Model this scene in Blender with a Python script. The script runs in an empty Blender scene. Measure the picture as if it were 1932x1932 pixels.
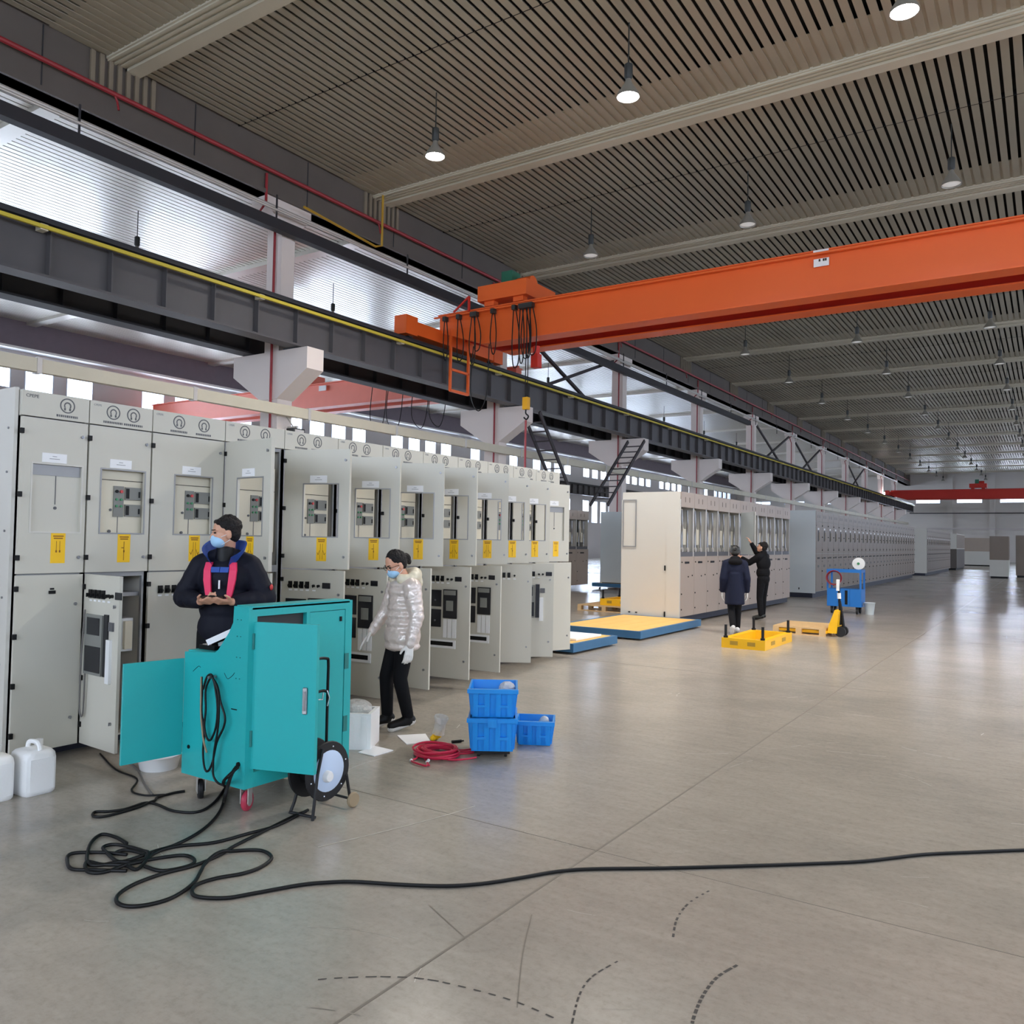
import bpy, bmesh, math, random
from mathutils import Vector, Matrix, Euler
random.seed(7)
R = math.radians
sin, cos, pi = math.sin, math.cos, math.pi
S = bpy.context.scene
COL = S.collection

# ------------------------------------------------------------------ camera
CAM_H = 1.6
cd = bpy.data.cameras.new('camera')
cam = bpy.data.objects.new('camera', cd)
COL.objects.link(cam)
cd.sensor_fit = 'HORIZONTAL'
cd.sensor_width = 36.0
cd.lens = 36.0 * 1546.0 / 1932.0
cd.clip_start = 0.05
cd.clip_end = 600
def cam_matrix(yaw, pitch, roll):
    f = Vector((-sin(yaw) * cos(pitch), cos(yaw) * cos(pitch), sin(pitch)))
    r = Vector((cos(yaw), sin(yaw), 0))
    u = r.cross(f)
    r2 = r * cos(roll) + u * sin(roll)
    u2 = u * cos(roll) - r * sin(roll)
    m = Matrix((r2, u2, -f)).transposed().to_4x4()
    m.translation = Vector((0, 0, CAM_H))
    return m
cam.matrix_world = cam_matrix(R(33.313), R(1.941), R(1.016))
S.camera = cam

# ------------------------------------------------------------------ view, world, daylight
S.view_settings.view_transform = 'Standard'
S.view_settings.look = 'None'
S.view_settings.gamma = 1.0
S.view_settings.use_curve_mapping = False
S.view_settings.exposure = 0.5
W = bpy.data.worlds.new('overcast_sky')
S.world = W
W.use_nodes = True
bg = W.node_tree.nodes['Background']
bg.inputs[0].default_value = (0.95, 0.97, 1.0, 1)
bg.inputs[1].default_value = 3.2

def area(name, loc, rot, sx, sy, power, col=(1, 1, 1), spread=180):
    d = bpy.data.lights.new(name, 'AREA')
    d.shape = 'RECTANGLE'; d.size = sx; d.size_y = sy
    d.energy = power; d.color = col; d.spread = R(spread)
    o = bpy.data.objects.new(name, d); COL.objects.link(o)
    o.location = loc; o.rotation_euler = rot
    return o
# daylight standing outside the long window bands of the left and end walls, with an added right band
RIGHT_FILL, FAR_DAY, END_DAY, BACK_DAY = 105, 1250, 3200, 850
for k in range(6):
    area('fill_right', (15.2, -6 + 17.6 * k + 4, 5.6), (0, R(90), 0), 5.6, 16.5, RIGHT_FILL * 5, (1, 0.95, 0.88))  # outside unseen right windows, added to brighten the cabinet fronts
for k in range(6):
    area('daylight_left', (-36.9, -6 + 17.6 * k + 8.8, 6.4), (0, R(-90), 0), 5.0, 17, FAR_DAY * 5, (1.0, 0.98, 0.96))
area('daylight_back', (0, -13.2, 5.6), (R(90), 0, 0), 24, 5.5, BACK_DAY * 3, (1, 0.96, 0.90))
area('daylight_end', (-1.6, 111.8, 7.13), (R(-90), 0, 0), 25, 0.7, END_DAY, (1, 0.98, 0.96))

# ------------------------------------------------------------------ materials
def lin(c):
    c = c / 255.0
    return c / 12.92 if c <= 0.04045 else ((c + 0.055) / 1.055) ** 2.4
def L3(rgb): return (lin(rgb[0]), lin(rgb[1]), lin(rgb[2]), 1)
MATS = {}
def mat(name, rgb, rough=0.5, metal=0.0, var=0.06, scale=3.0, bump=0.0, bscale=60, spec=0.5, coat=0.0, sheen=0.0):
    m = bpy.data.materials.new(name); m.use_nodes = True
    nt = m.node_tree; b = nt.nodes['Principled BSDF']
    b.inputs['Roughness'].default_value = rough
    b.inputs['Metallic'].default_value = metal
    b.inputs['Specular IOR Level'].default_value = spec
    b.inputs['Coat Weight'].default_value = coat
    c = L3(rgb)
    if var > 0:
        tc = nt.nodes.new('ShaderNodeTexCoord')
        n = nt.nodes.new('ShaderNodeTexNoise'); n.inputs['Scale'].default_value = scale
        n.inputs['Detail'].default_value = 4
        nt.links.new(tc.outputs['Object'], n.inputs['Vector'])
        mx = nt.nodes.new('ShaderNodeMix'); mx.data_type = 'RGBA'
        mx.inputs['A'].default_value = tuple(max(0, x * (1 - var)) for x in c[:3]) + (1,)
        mx.inputs['B'].default_value = tuple(min(1, x * (1 + var)) for x in c[:3]) + (1,)
        nt.links.new(n.outputs['Fac'], mx.inputs['Factor'])
        nt.links.new(mx.outputs['Result'], b.inputs['Base Color'])
        if bump > 0:
            n2 = nt.nodes.new('ShaderNodeTexNoise'); n2.inputs['Scale'].default_value = bscale
            nt.links.new(tc.outputs['Object'], n2.inputs['Vector'])
            bp = nt.nodes.new('ShaderNodeBump'); bp.inputs['Strength'].default_value = bump
            bp.inputs['Distance'].default_value = 0.02
            nt.links.new(n2.outputs['Fac'], bp.inputs['Height'])
            nt.links.new(bp.outputs['Normal'], b.inputs['Normal'])
    else:
        b.inputs['Base Color'].default_value = c
    MATS[name] = m
    return m
def emis(name, rgb, strength):
    m = bpy.data.materials.new(name); m.use_nodes = True
    b = m.node_tree.nodes['Principled BSDF']
    b.inputs['Base Color'].default_value = L3(rgb)
    b.inputs['Emission Color'].default_value = L3(rgb)
    b.inputs['Emission Strength'].default_value = strength
    MATS[name] = m
    return m
def glassy(name, rgb, clear, rough=0.05):
    m = bpy.data.materials.new(name); m.use_nodes = True
    nt = m.node_tree
    for n in list(nt.nodes): nt.nodes.remove(n)
    out = nt.nodes.new('ShaderNodeOutputMaterial')
    t = nt.nodes.new('ShaderNodeBsdfTransparent'); t.inputs[0].default_value = L3(rgb)
    g = nt.nodes.new('ShaderNodeBsdfGlossy'); g.inputs['Roughness'].default_value = rough
    mx = nt.nodes.new('ShaderNodeMixShader'); mx.inputs[0].default_value = 1 - clear
    nt.links.new(t.outputs[0], mx.inputs[1]); nt.links.new(g.outputs[0], mx.inputs[2])
    nt.links.new(mx.outputs[0], out.inputs[0])
    MATS[name] = m
    return m

mat('cab', (202, 198, 184), 0.42, var=0.03, scale=1.5)
mat('cab_side', (208, 204, 194), 0.42, var=0.02)
mat('cab_frame', (150, 150, 150), 0.4, metal=0.3)
mat('cab_warm', (172, 156, 142), 0.45, var=0.05)  # brownish fronts, darkened too for the weak light on the second row
mat('cab_warm2', (130, 115, 101), 0.42, var=0.05)  # brownish fronts, weak light on the far rows worked into the colour
mat('cab_cool', (196, 203, 203), 0.42, var=0.03)
mat('inside', (96, 96, 100), 0.55, var=0.1)
mat('inside_dark', (48, 47, 48), 0.6)  # colour darkened to stand in for shade inside the compartments
mat('breaker', (214, 206, 184), 0.45, var=0.03)
mat('black', (12, 12, 13), 0.5, spec=0.3)
mat('relay', (24, 26, 34), 0.25)
mat('module', (128, 128, 122), 0.5)
mat('white_plastic', (232, 232, 230), 0.4, var=0.02)
mat('label_white', (240, 240, 240), 0.5, var=0)
mat('sticker', (248, 196, 12), 0.5, var=0.03)
mat('ink', (60, 52, 40), 0.6, var=0)
mat('ink_orange', (140, 86, 12), 0.6, var=0)
mat('emblem', (92, 92, 94), 0.5, var=0)
mat('rust_red', (150, 30, 44), 0.5)
mat('lamp_red', (200, 60, 60), 0.4, var=0)
mat('lamp_green', (60, 140, 90), 0.4, var=0)
mat('teal', (36, 172, 172), 0.38, var=0.05, scale=2)
mat('teal_dark', (30, 120, 116), 0.4)
mat('chrome', (205, 208, 212), 0.25, metal=0.8, var=0.02)
mat('steel', (150, 150, 152), 0.35, metal=0.7)
mat('rubber', (22, 22, 24), 0.6)
mat('caster_red', (196, 60, 84), 0.5)
mat('wheel_tan', (150, 132, 104), 0.7)
mat('reel_plate', (196, 214, 238), 0.4, var=0.02)
mat('crate_blue', (16, 142, 226), 0.35, var=0.04)
mat('dolly_blue', (58, 108, 146), 0.5, var=0.12, scale=6)
mat('plinth_blue_shade', (26, 30, 48), 0.5)  # dark blue base, darkened further for the shadow under the cabinets
mat('cart_blue', (24, 112, 190), 0.45)
mat('foam', (244, 244, 242), 0.6, var=0.02, bump=0.1)
mat('paper', (246, 246, 248), 0.6, var=0)
mat('bag', (215, 216, 214), 0.3, var=0.1, scale=20)
mat('red_cable', (206, 38, 72), 0.45)
mat('cable', (13, 13, 13), 0.55, spec=0.3)
mat('cable_grey', (110, 106, 102), 0.5)
mat('yellow', (252, 190, 12), 0.4, var=0.05)
mat('wood', (214, 178, 128), 0.65, var=0.15, scale=8)
mat('ply', (240, 190, 108), 0.6, var=0.12, scale=5)
mat('wall_white', (214, 206, 202), 0.7, var=0.04, scale=0.6)
mat('wall_far', (212, 207, 206), 0.7, var=0.04, scale=0.6)
mat('wall_end', (226, 220, 212), 0.7, var=0.05, scale=0.4)
mat('column_white', (230, 218, 210), 0.6, var=0.04, scale=1)
mat('fascia', (92, 84, 78), 0.6, var=0.18, scale=1.2)
mat('fascia_far', (116, 106, 116), 0.6, var=0.1)
mat('slat', (172, 163, 143), 0.42, metal=0.25, var=0.14, scale=0.7)
mat('slat_void_shade', (34, 30, 26), 0.8)  # dark colour stands in for the unlit void above the slats
mat('slat_far', (208, 203, 192), 0.28, metal=0.45, var=0.05, scale=0.5)
mat('far_groove', (140, 136, 128), 0.4, var=0.05)
mat('beam_band', (196, 188, 168), 0.5, var=0.08, scale=1)
mat('runway', (84, 81, 82), 0.5, var=0.12, scale=2)
mat('runway_dark', (44, 44, 48), 0.55)
mat('rail_yellow', (206, 186, 60), 0.5)
mat('pipe_red', (148, 40, 46), 0.45)
mat('pipe_yellow', (180, 140, 40), 0.5)
mat('tray', (40, 38, 42), 0.6)
mat('alu', (196, 190, 182), 0.35, metal=0.4)
mat('duct', (206, 198, 176), 0.5)
mat('crane', (238, 104, 40), 0.42, var=0.06, scale=0.8)
mat('crane_red', (196, 44, 30), 0.45, var=0.05)
mat('crane_pink', (240, 128, 104), 0.45, var=0.05)
mat('motor_green', (44, 110, 84), 0.5)
mat('hook_yellow', (230, 170, 20), 0.5)
mat('lamp_body', (46, 48, 46), 0.5)
mat('lamp_shade', (150, 146, 136), 0.35, metal=0.3)
mat('win_frame', (206, 214, 226), 0.4, var=0)
mat('brace', (58, 52, 54), 0.6)
mat('skin', (206, 154, 126), 0.5, var=0.05, scale=12)
mat('skin_face', (214, 160, 132), 0.5, var=0.05, scale=12)
mat('glove', (236, 232, 224), 0.7)
mat('hair', (24, 20, 20), 0.6, var=0.3, scale=40, bump=0.8, bscale=70, spec=0.3)
mat('mask', (166, 206, 236), 0.7, var=0.04)
mat('navy', (17, 19, 32), 0.7, spec=0.25, var=0.15, scale=6, bump=0.25, bscale=9)
mat('navy_coat', (22, 27, 48), 0.75, spec=0.25, var=0.12, scale=6, bump=0.25, bscale=9)
mat('collar_blue', (34, 76, 160), 0.6)
mat('pink', (232, 44, 92), 0.55)
mat('puffer', (226, 212, 202), 0.3, var=0.12, scale=8, bump=0.9, bscale=16, metal=0.2)
mat('puffer_hood', (224, 214, 188), 0.35, var=0.08, scale=8, bump=0.3, bscale=12)
mat('trouser', (15, 15, 18), 0.8, var=0.1, bump=0.2, bscale=14, spec=0.2)
mat('blackcloth', (15, 15, 18), 0.8, var=0.15, bump=0.25, bscale=10, spec=0.2)
mat('shoe_white', (226, 224, 220), 0.5)
mat('phone', (20, 20, 24), 0.15, var=0)
glassy('pane', (235, 243, 255), 0.9)
def film(name, rgb, clear):
    m = bpy.data.materials.new(name); m.use_nodes = True
    nt = m.node_tree; b = nt.nodes['Principled BSDF']
    b.inputs['Base Color'].default_value = L3(rgb); b.inputs['Roughness'].default_value = 0.35
    b.inputs['Alpha'].default_value = 1 - clear
    tc = nt.nodes.new('ShaderNodeTexCoord'); n = nt.nodes.new('ShaderNodeTexNoise'); n.inputs['Scale'].default_value = 22
    bp = nt.nodes.new('ShaderNodeBump'); bp.inputs['Strength'].default_value = 1.0; bp.inputs['Distance'].default_value = 0.03
    nt.links.new(tc.outputs['Object'], n.inputs['Vector']); nt.links.new(n.outputs['Fac'], bp.inputs['Height']); nt.links.new(bp.outputs['Normal'], b.inputs['Normal'])
    MATS[name] = m
film('clear_bag', (226, 224, 218), 0.45)
emis('lamp_lit', (255, 252, 255), 30)
emis('lamp_dim_glow', (235, 235, 232), 0.25)  # faint painted glow on the diffusers of lamps that are off

def floor_material():
    m = bpy.data.materials.new('concrete_floor'); m.use_nodes = True
    nt = m.node_tree; b = nt.nodes['Principled BSDF']
    tc = nt.nodes.new('ShaderNodeTexCoord')
    def noise(scale, detail=6, rough=0.6, stretch=None):
        n = nt.nodes.new('ShaderNodeTexNoise'); n.inputs['Scale'].default_value = scale
        n.inputs['Detail'].default_value = detail; n.inputs['Roughness'].default_value = rough
        if stretch:
            mp = nt.nodes.new('ShaderNodeMapping'); mp.inputs['Scale'].default_value = stretch
            mp.inputs['Rotation'].default_value = (0, 0, R(20))
            nt.links.new(tc.outputs['Object'], mp.inputs['Vector']); nt.links.new(mp.outputs[0], n.inputs['Vector'])
        else:
            nt.links.new(tc.outputs['Object'], n.inputs['Vector'])
        return n
    def ramp(src, stops):
        r = nt.nodes.new('ShaderNodeValToRGB')
        el = r.color_ramp.elements
        el[0].position, el[0].color = stops[0][0], stops[0][1]
        el[1].position, el[1].color = stops[-1][0], stops[-1][1]
        for p, c in stops[1:-1]:
            e = el.new(p); e.color = c
        nt.links.new(src, r.inputs[0]); return r
    a = ramp(noise(0.5, 8, 0.65).outputs['Fac'], [(0.25, L3((152, 145, 134))), (0.5, L3((173, 164, 151))), (0.8, L3((190, 179, 165)))])
    s = ramp(noise(3.0, 8, 0.7, (1, 4, 1)).outputs['Fac'], [(0.25, (0.80, 0.80, 0.80, 1)), (0.75, (1.0, 1.0, 1.0, 1))])
    mx = nt.nodes.new('ShaderNodeMix'); mx.data_type = 'RGBA'; mx.blend_type = 'MULTIPLY'
    mx.inputs['Factor'].default_value = 1
    nt.links.new(a.outputs[0], mx.inputs['A']); nt.links.new(s.outputs[0], mx.inputs['B'])
    sp = ramp(noise(26, 8, 0.75).outputs['Fac'], [(0.28, (0.76, 0.76, 0.76, 1)), (0.5, (1, 1, 1, 1)), (0.75, (1.1, 1.1, 1.1, 1))])
    mx2 = nt.nodes.new('ShaderNodeMix'); mx2.data_type = 'RGBA'; mx2.blend_type = 'MULTIPLY'
    mx2.inputs['Factor'].default_value = 0.8
    nt.links.new(mx.outputs['Result'], mx2.inputs['A']); nt.links.new(sp.outputs[0], mx2.inputs['B'])
    nt.links.new(mx2.outputs['Result'], b.inputs['Base Color'])
    b.inputs['Roughness'].default_value = 0.23
    bp = nt.nodes.new('ShaderNodeBump'); bp.inputs['Strength'].default_value = 0.06; bp.inputs['Distance'].default_value = 0.02
    nt.links.new(noise(2.2, 4, 0.5, (1, 1, 1)).outputs['Fac'], bp.inputs['Height'])
    nt.links.new(bp.outputs['Normal'], b.inputs['Normal'])
    MATS['floor'] = m
floor_material()

# ------------------------------------------------------------------ mesh helpers
class MB:
    def __init__(s): s.v = []; s.f = []
    def add(s, vs, fs):
        o = len(s.v); s.v += [tuple(p) for p in vs]; s.f += [tuple(i + o for i in f) for f in fs]; return s
    def box(s, x0, x1, y0, y1, z0, z1):
        return s.add([(x0, y0, z0), (x1, y0, z0), (x1, y1, z0), (x0, y1, z0), (x0, y0, z1), (x1, y0, z1), (x1, y1, z1), (x0, y1, z1)],
                     [(0, 3, 2, 1), (4, 5, 6, 7), (0, 1, 5, 4), (1, 2, 6, 5), (2, 3, 7, 6), (3, 0, 4, 7)])
    def frame(s, x0, x1, y0, y1, z0, z1, iy0, iy1, iz0, iz1):   # plate in the YZ plane with a hole
        s.box(x0, x1, y0, iy0, z0, z1); s.box(x0, x1, iy1, y1, z0, z1)
        s.box(x0, x1, iy0, iy1, z0, iz0); s.box(x0, x1, iy0, iy1, iz1, z1); return s
    def bar(s, p0, p1, w, h, up=(0, 0, 1)):
        p0 = Vector(p0); p1 = Vector(p1); d = (p1 - p0).normalized(); up = Vector(up)
        if abs(d.dot(up)) > 0.98: up = Vector((1, 0, 0))
        a = d.cross(up).normalized() * (w / 2); b = a.cross(d).normalized() * (h / 2)
        vs = []
        for p in (p0, p1): vs += [p - a - b, p + a - b, p + a + b, p - a + b]
        return s.add(vs, [(0, 1, 2, 3), (7, 6, 5, 4), (0, 4, 5, 1), (1, 5, 6, 2), (2, 6, 7, 3), (3, 7, 4, 0)])
    def cyl(s, p0, p1, r0, r1=None, n=12):
        r1 = r0 if r1 is None else r1
        p0 = Vector(p0); p1 = Vector(p1); d = (p1 - p0).normalized()
        u = Vector((0, 0, 1)) if abs(d.z) < 0.9 else Vector((1, 0, 0))
        a = d.cross(u).normalized(); b = d.cross(a)
        vs = []
        for p, r in ((p0, r0), (p1, r1)):
            vs += [p + (a * cos(2 * pi * k / n) + b * sin(2 * pi * k / n)) * r for k in range(n)]
        fs = [(k, (k + 1) % n, n + (k + 1) % n, n + k) for k in range(n)] + [tuple(range(n))[::-1], tuple(range(n, 2 * n))]
        return s.add(vs, fs)
    def tube(s, pts, r, n=8, closed=False):
        P = [Vector(p) for p in pts]; m = len(P); rs = r if isinstance(r, (list, tuple)) else [r] * m
        a = None; vs = []
        for i, p in enumerate(P):
            if closed: d = (P[(i + 1) % m] - P[i - 1])
            else: d = P[min(i + 1, m - 1)] - P[max(i - 1, 0)]
            d = d.normalized() if d.length > 1e-9 else Vector((0, 0, 1))
            if a is None:
                u = Vector((0, 0, 1)) if abs(d.z) < 0.9 else Vector((1, 0, 0))
                a = d.cross(u).normalized()
            else:
                a = (a - d * a.dot(d)); a = a.normalized() if a.length > 1e-6 else d.orthogonal().normalized()
            b = d.cross(a)
            vs += [p + (a * cos(2 * pi * k / n) + b * sin(2 * pi * k / n)) * rs[i] for k in range(n)]
        fs = []
        for i in range(m if closed else m - 1):
            j = (i + 1) % m
            fs += [(i * n + k, i * n + (k + 1) % n, j * n + (k + 1) % n, j * n + k) for k in range(n)]
        if not closed: fs += [tuple(range(n))[::-1], tuple(range((m - 1) * n, m * n))]
        return s.add(vs, fs)
    def sph(s, c, r, nu=14, nv=9, M=None):
        if not isinstance(r, (list, tuple)): r = (r, r, r)
        c = Vector(c); vs = []
        def T(p):
            p = Vector((p[0] * r[0], p[1] * r[1], p[2] * r[2]))
            return (M @ p if M else p) + c
        vs.append(T((0, 0, -1)))
        for i in range(1, nv):
            t = -pi / 2 + pi * i / nv
            vs += [T((cos(t) * cos(2 * pi * k / nu), cos(t) * sin(2 * pi * k / nu), sin(t))) for k in range(nu)]
        vs.append(T((0, 0, 1)))
        fs = [(0, 1 + (k + 1) % nu, 1 + k) for k in range(nu)]
        for i in range(nv - 2):
            o = 1 + i * nu
            fs += [(o + k, o + (k + 1) % nu, o + nu + (k + 1) % nu, o + nu + k) for k in range(nu)]
        o = 1 + (nv - 2) * nu; t = len(vs) - 1
        fs += [(o + k, o + (k + 1) % nu, t) for k in range(nu)]
        return s.add(vs, fs)
    def cap(s, p0, p1, r0, r1=None, n=12):          # tapered capsule
        r1 = r0 if r1 is None else r1
        p0 = Vector(p0); p1 = Vector(p1)
        s.cyl(p0, p1, r0, r1, n); s.sph(p0, r0, n, 7); s.sph(p1, r1, n, 7); return s
    def prism(s, poly, axis, a, b):
        n = len(poly)
        def P(u, v, w):
            return {'x': (w, u, v), 'y': (u, w, v), 'z': (u, v, w)}[axis]
        vs = [P(u, v, a) for u, v in poly] + [P(u, v, b) for u, v in poly]
        fs = [tuple(range(n)), tuple(range(n, 2 * n))[::-1]] + [(k, (k + 1) % n, n + (k + 1) % n, n + k) for k in range(n)]
        return s.add(vs, fs)
    def lathe(s, prof, c=(0, 0, 0), n=20, axis='z'):
        c = Vector(c); vs = []
        def P(r, h, t):
            x, y = r * cos(t), r * sin(t)
            return Vector({'z': (x, y, h), 'x': (h, x, y), 'y': (x, h, y)}[axis]) + c
        for r, h in prof: vs += [P(max(r, 1e-4), h, 2 * pi * k / n) for k in range(n)]
        fs = []
        for i in range(len(prof) - 1):
            fs += [(i * n + k, i * n + (k + 1) % n, (i + 1) * n + (k + 1) % n, (i + 1) * n + k) for k in range(n)]
        fs += [tuple(range(n))[::-1], tuple(range((len(prof) - 1) * n, len(prof) * n))]
        return s.add(vs, fs)
    def mesh(s, name, m, smooth=False, bevel=0):
        me = bpy.data.meshes.new(name)
        me.from_pydata(s.v, [], s.f)
        bm = bmesh.new(); bm.from_mesh(me)
        if bevel > 0:
            bmesh.ops.remove_doubles(bm, verts=bm.verts, dist=1e-5)
            ed = [e for e in bm.edges if len(e.link_faces) == 2 and e.calc_face_angle(0) > 0.6]
            bmesh.ops.bevel(bm, geom=ed, offset=bevel, segments=2, affect='EDGES', clamp_overlap=True)
        bmesh.ops.recalc_face_normals(bm, faces=bm.faces)
        bm.to_mesh(me); bm.free()
        if smooth:
            me.shade_smooth(); me.set_sharp_from_angle(angle=R(42))
        me.materials.append(MATS[m])
        return me
    def build(s, name, m, parent=None, smooth=False, loc=None, rot=None, bevel=0):
        return put(name, s.mesh(name, m, smooth, bevel), parent, loc, rot)

def put(name, me, parent=None, loc=None, rot=None):
    o = bpy.data.objects.new(name, me); COL.objects.link(o)
    if parent: o.parent = parent
    if loc: o.location = loc
    if rot: o.rotation_euler = rot
    return o
def tag(o, label, cat, group=None):
    o['label'] = label; o['category'] = cat
    if group: o['group'] = group
    return o
def struct(o, label=None):
    o['kind'] = 'structure'
    return o
def empty(name, loc=(0, 0, 0), rz=0.0):
    o = bpy.data.objects.new(name, None); COL.objects.link(o)
    o.empty_display_size = 0.1
    o.location = loc; o.rotation_euler = (0, 0, rz)
    return o
def kids(o): return [c for c in bpy.data.objects if c.parent == o]
KID = {}
def copy_tree(o, parent=None, tree=None):
    c = o.copy(); COL.objects.link(c); c.parent = parent
    if tree is None: tree = build_tree(o)
    for ch, sub in tree: copy_tree(ch, c, sub)
    return c
def build_tree(o): return [(ch, build_tree(ch)) for ch in o.children]
def smooth_path(pts, k=6):
    P = [Vector(p) for p in pts]; out = []
    for i in range(len(P) - 1):
        p0 = P[max(i - 1, 0)]; p1 = P[i]; p2 = P[i + 1]; p3 = P[min(i + 2, len(P) - 1)]
        for j in range(k):
            t = j / k
            out.append(0.5 * ((2 * p1) + (p2 - p0) * t + (2 * p0 - 5 * p1 + 4 * p2 - p3) * t * t + (3 * p1 - p0 - 3 * p2 + p3) * t ** 3))
    out.append(P[-1]); return out
ORD = ['first', 'second', 'third', 'fourth', 'fifth', 'sixth', 'seventh', 'eighth', 'ninth', 'tenth', 'eleventh', 'twelfth', 'thirteenth',
       'fourteenth', 'fifteenth', 'sixteenth', 'seventeenth', 'eighteenth', 'nineteenth', 'twentieth', 'twenty-first', 'twenty-second',
       'twenty-third', 'twenty-fourth', 'twenty-fifth', 'twenty-sixth', 'twenty-seventh', 'twenty-eighth', 'twenty-ninth', 'thirtieth']
def text_mesh(name, body, size, m, parent, loc, rot, extrude=0.0008):
    cu = bpy.data.curves.new(name, 'FONT'); cu.body = body; cu.size = size; cu.extrude = extrude
    cu.align_x = 'CENTER'; cu.align_y = 'CENTER'; cu.resolution_u = 2
    t = bpy.data.objects.new(name, cu); COL.objects.link(t)
    bpy.context.view_layer.update()
    me = bpy.data.meshes.new_from_object(t.evaluated_get(bpy.context.evaluated_depsgraph_get()))
    bpy.data.objects.remove(t)
    me.materials.clear(); me.materials.append(MATS[m])
    return put(name, me, parent, loc, rot)

# ------------------------------------------------------------------ the hall
XF = -14.4          # column faces towards the main bay
ZC = 10.29          # underside of the ceiling slats
XR = 14.4           # right wall
XW = -36.0          # window wall of the side bay
YE = 111.0          # end wall
YB = -12.0          # wall behind the camera
COLY = [12.3 + 8.8 * k for k in range(-2, 11)]
BAND = [8.45 + 7.04 * k for k in range(-2, 15)]
B0 = [b for b in BAND]

fl = struct(MB().box(XW, XR, YB, YE, -0.2, 0).build('floor', 'floor'))
# saw-cut joints (thin filled lines), chalk scuffs and tyre marks
mat('joint', (126, 118, 106), 0.7, var=0.15, scale=9)
mat('scuff_dark', (70, 66, 62), 0.7)
mat('scuff_light', (194, 187, 174), 0.7)
mat('scuff_faint', (150, 142, 130), 0.7)
mat('scuff_pale', (182, 173, 160), 0.7)
for x in (-1.97, 5.0, -8.97):
    MB().box(x - 0.006, x + 0.006, YB, YE, 0, 0.0012).build('floor_joint', 'joint', fl)
for y in [3.85 + 6.0 * k for k in range(-1, 18)]:
    MB().box(XW, XR, y - 0.003, y + 0.003, 0, 0.0012).build('floor_joint', 'joint', fl)
def dashes(c, rad, a0, a1, n, w, m, duty=0.6):
    mb = MB(); da = (a1 - a0) / n
    for k in range(n):
        t0 = R(a0 + k * da); t1 = R(a0 + (k + duty) * da)
        vs = []
        for t in (t0, t1):
            for rr in (rad - w / 2, rad + w / 2):
                vs.append((c[0] + rr * cos(t), c[1] + rr * sin(t), 0.0014))
        mb.add(vs, [(0, 1, 3, 2)])
    o = mb.build('tyre_mark', m, fl); o['kind'] = 'stuff'
FLOOR_MARKS = True

# ceiling of the main bay
ce = struct(MB().box(XF, XR, YB, YE, ZC + 0.22, ZC + 0.3).build('ceiling', 'slat_void_shade'))
pitch = 0.192
nsl = int((XR - XF - 0.1) / pitch)
bays = [(BAND[i] + 0.33, BAND[i + 1] - 0.33) for i in range(len(BAND) - 1)]
slat_me = {}
cnt = 0
stuff = MB()
for bi, (y0, y1) in enumerate(bays):
    if y1 > YE: y1 = YE
    if y0 > YE: continue
    near = 1 <= bi <= 4
    for k in range(nsl):
        x = XF + 0.14 + k * pitch
        single = (1 <= bi <= 4) and x < 0.9 and cnt < 300
        if single:
            if 's' not in slat_me:
                slat_me['s'] = MB().prism([(-0.066, 0.0), (0.066, 0.0), (0.066, 0.012), (0.05, 0.05), (-0.05, 0.05), (-0.066, 0.012)], 'y', 0, bays[0][1] - bays[0][0]).mesh('ceiling_slat', 'slat')
            put('ceiling_slat', slat_me['s'], ce, (x, y0, ZC)); cnt += 1
        else:
            stuff.box(x - 0.066, x + 0.066, y0, y1, ZC, ZC + 0.05)
o = stuff.build('ceiling_slats', 'slat', ce); o['kind'] = 'stuff'
for b in BAND:
    if b > YE or b < YB: continue
    mb = MB().box(XF, XR, b - 0.33, b + 0.33, ZC - 0.03, ZC + 0.1)
    for q in (-0.27, -0.16, -0.05): mb.box(XF, XR, b + q - 0.025, b + q + 0.025, ZC - 0.06, ZC - 0.03)
    mb.box(XF, XR, b + 0.06, b + 0.33, ZC - 0.09, ZC - 0.03)
    mb.build('cross_beam', 'beam_band', ce)
    MB().box(XF, XR, b - 1.35, b - 0.33, ZC + 0.02, ZC + 0.035).build('infill_sheet', 'slat', ce)
for b in BAND[:-1]:
    if b + 3.4 < YE: MB().box(XF, XR, b + 2.6, b + 2.615, ZC - 0.004, ZC + 0.1).build('slat_joint', 'black', ce)

# ceiling of the side bay: pale ribbed sheet
cs = struct(MB().box(XW, XF - 0.5, YB, YE, ZC + 0.06, ZC + 0.14).build('ceiling.001', 'far_groove'))
mb = MB(); x = XW + 0.1
while x < XF - 0.6:
    mb.box(x, x + 0.165, YB, YE, ZC, ZC + 0.05); x += 0.2
o = mb.build('ceiling_ribs', 'slat_far', cs); o['kind'] = 'stuff'
for b in [8.5 + 8.8 * k for k in range(-2, 12)]:
    MB().box(XW, XF - 0.5, b - 0.2, b + 0.2, ZC - 0.12, ZC + 0.02).build('cross_beam', 'slat_far', cs)

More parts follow.
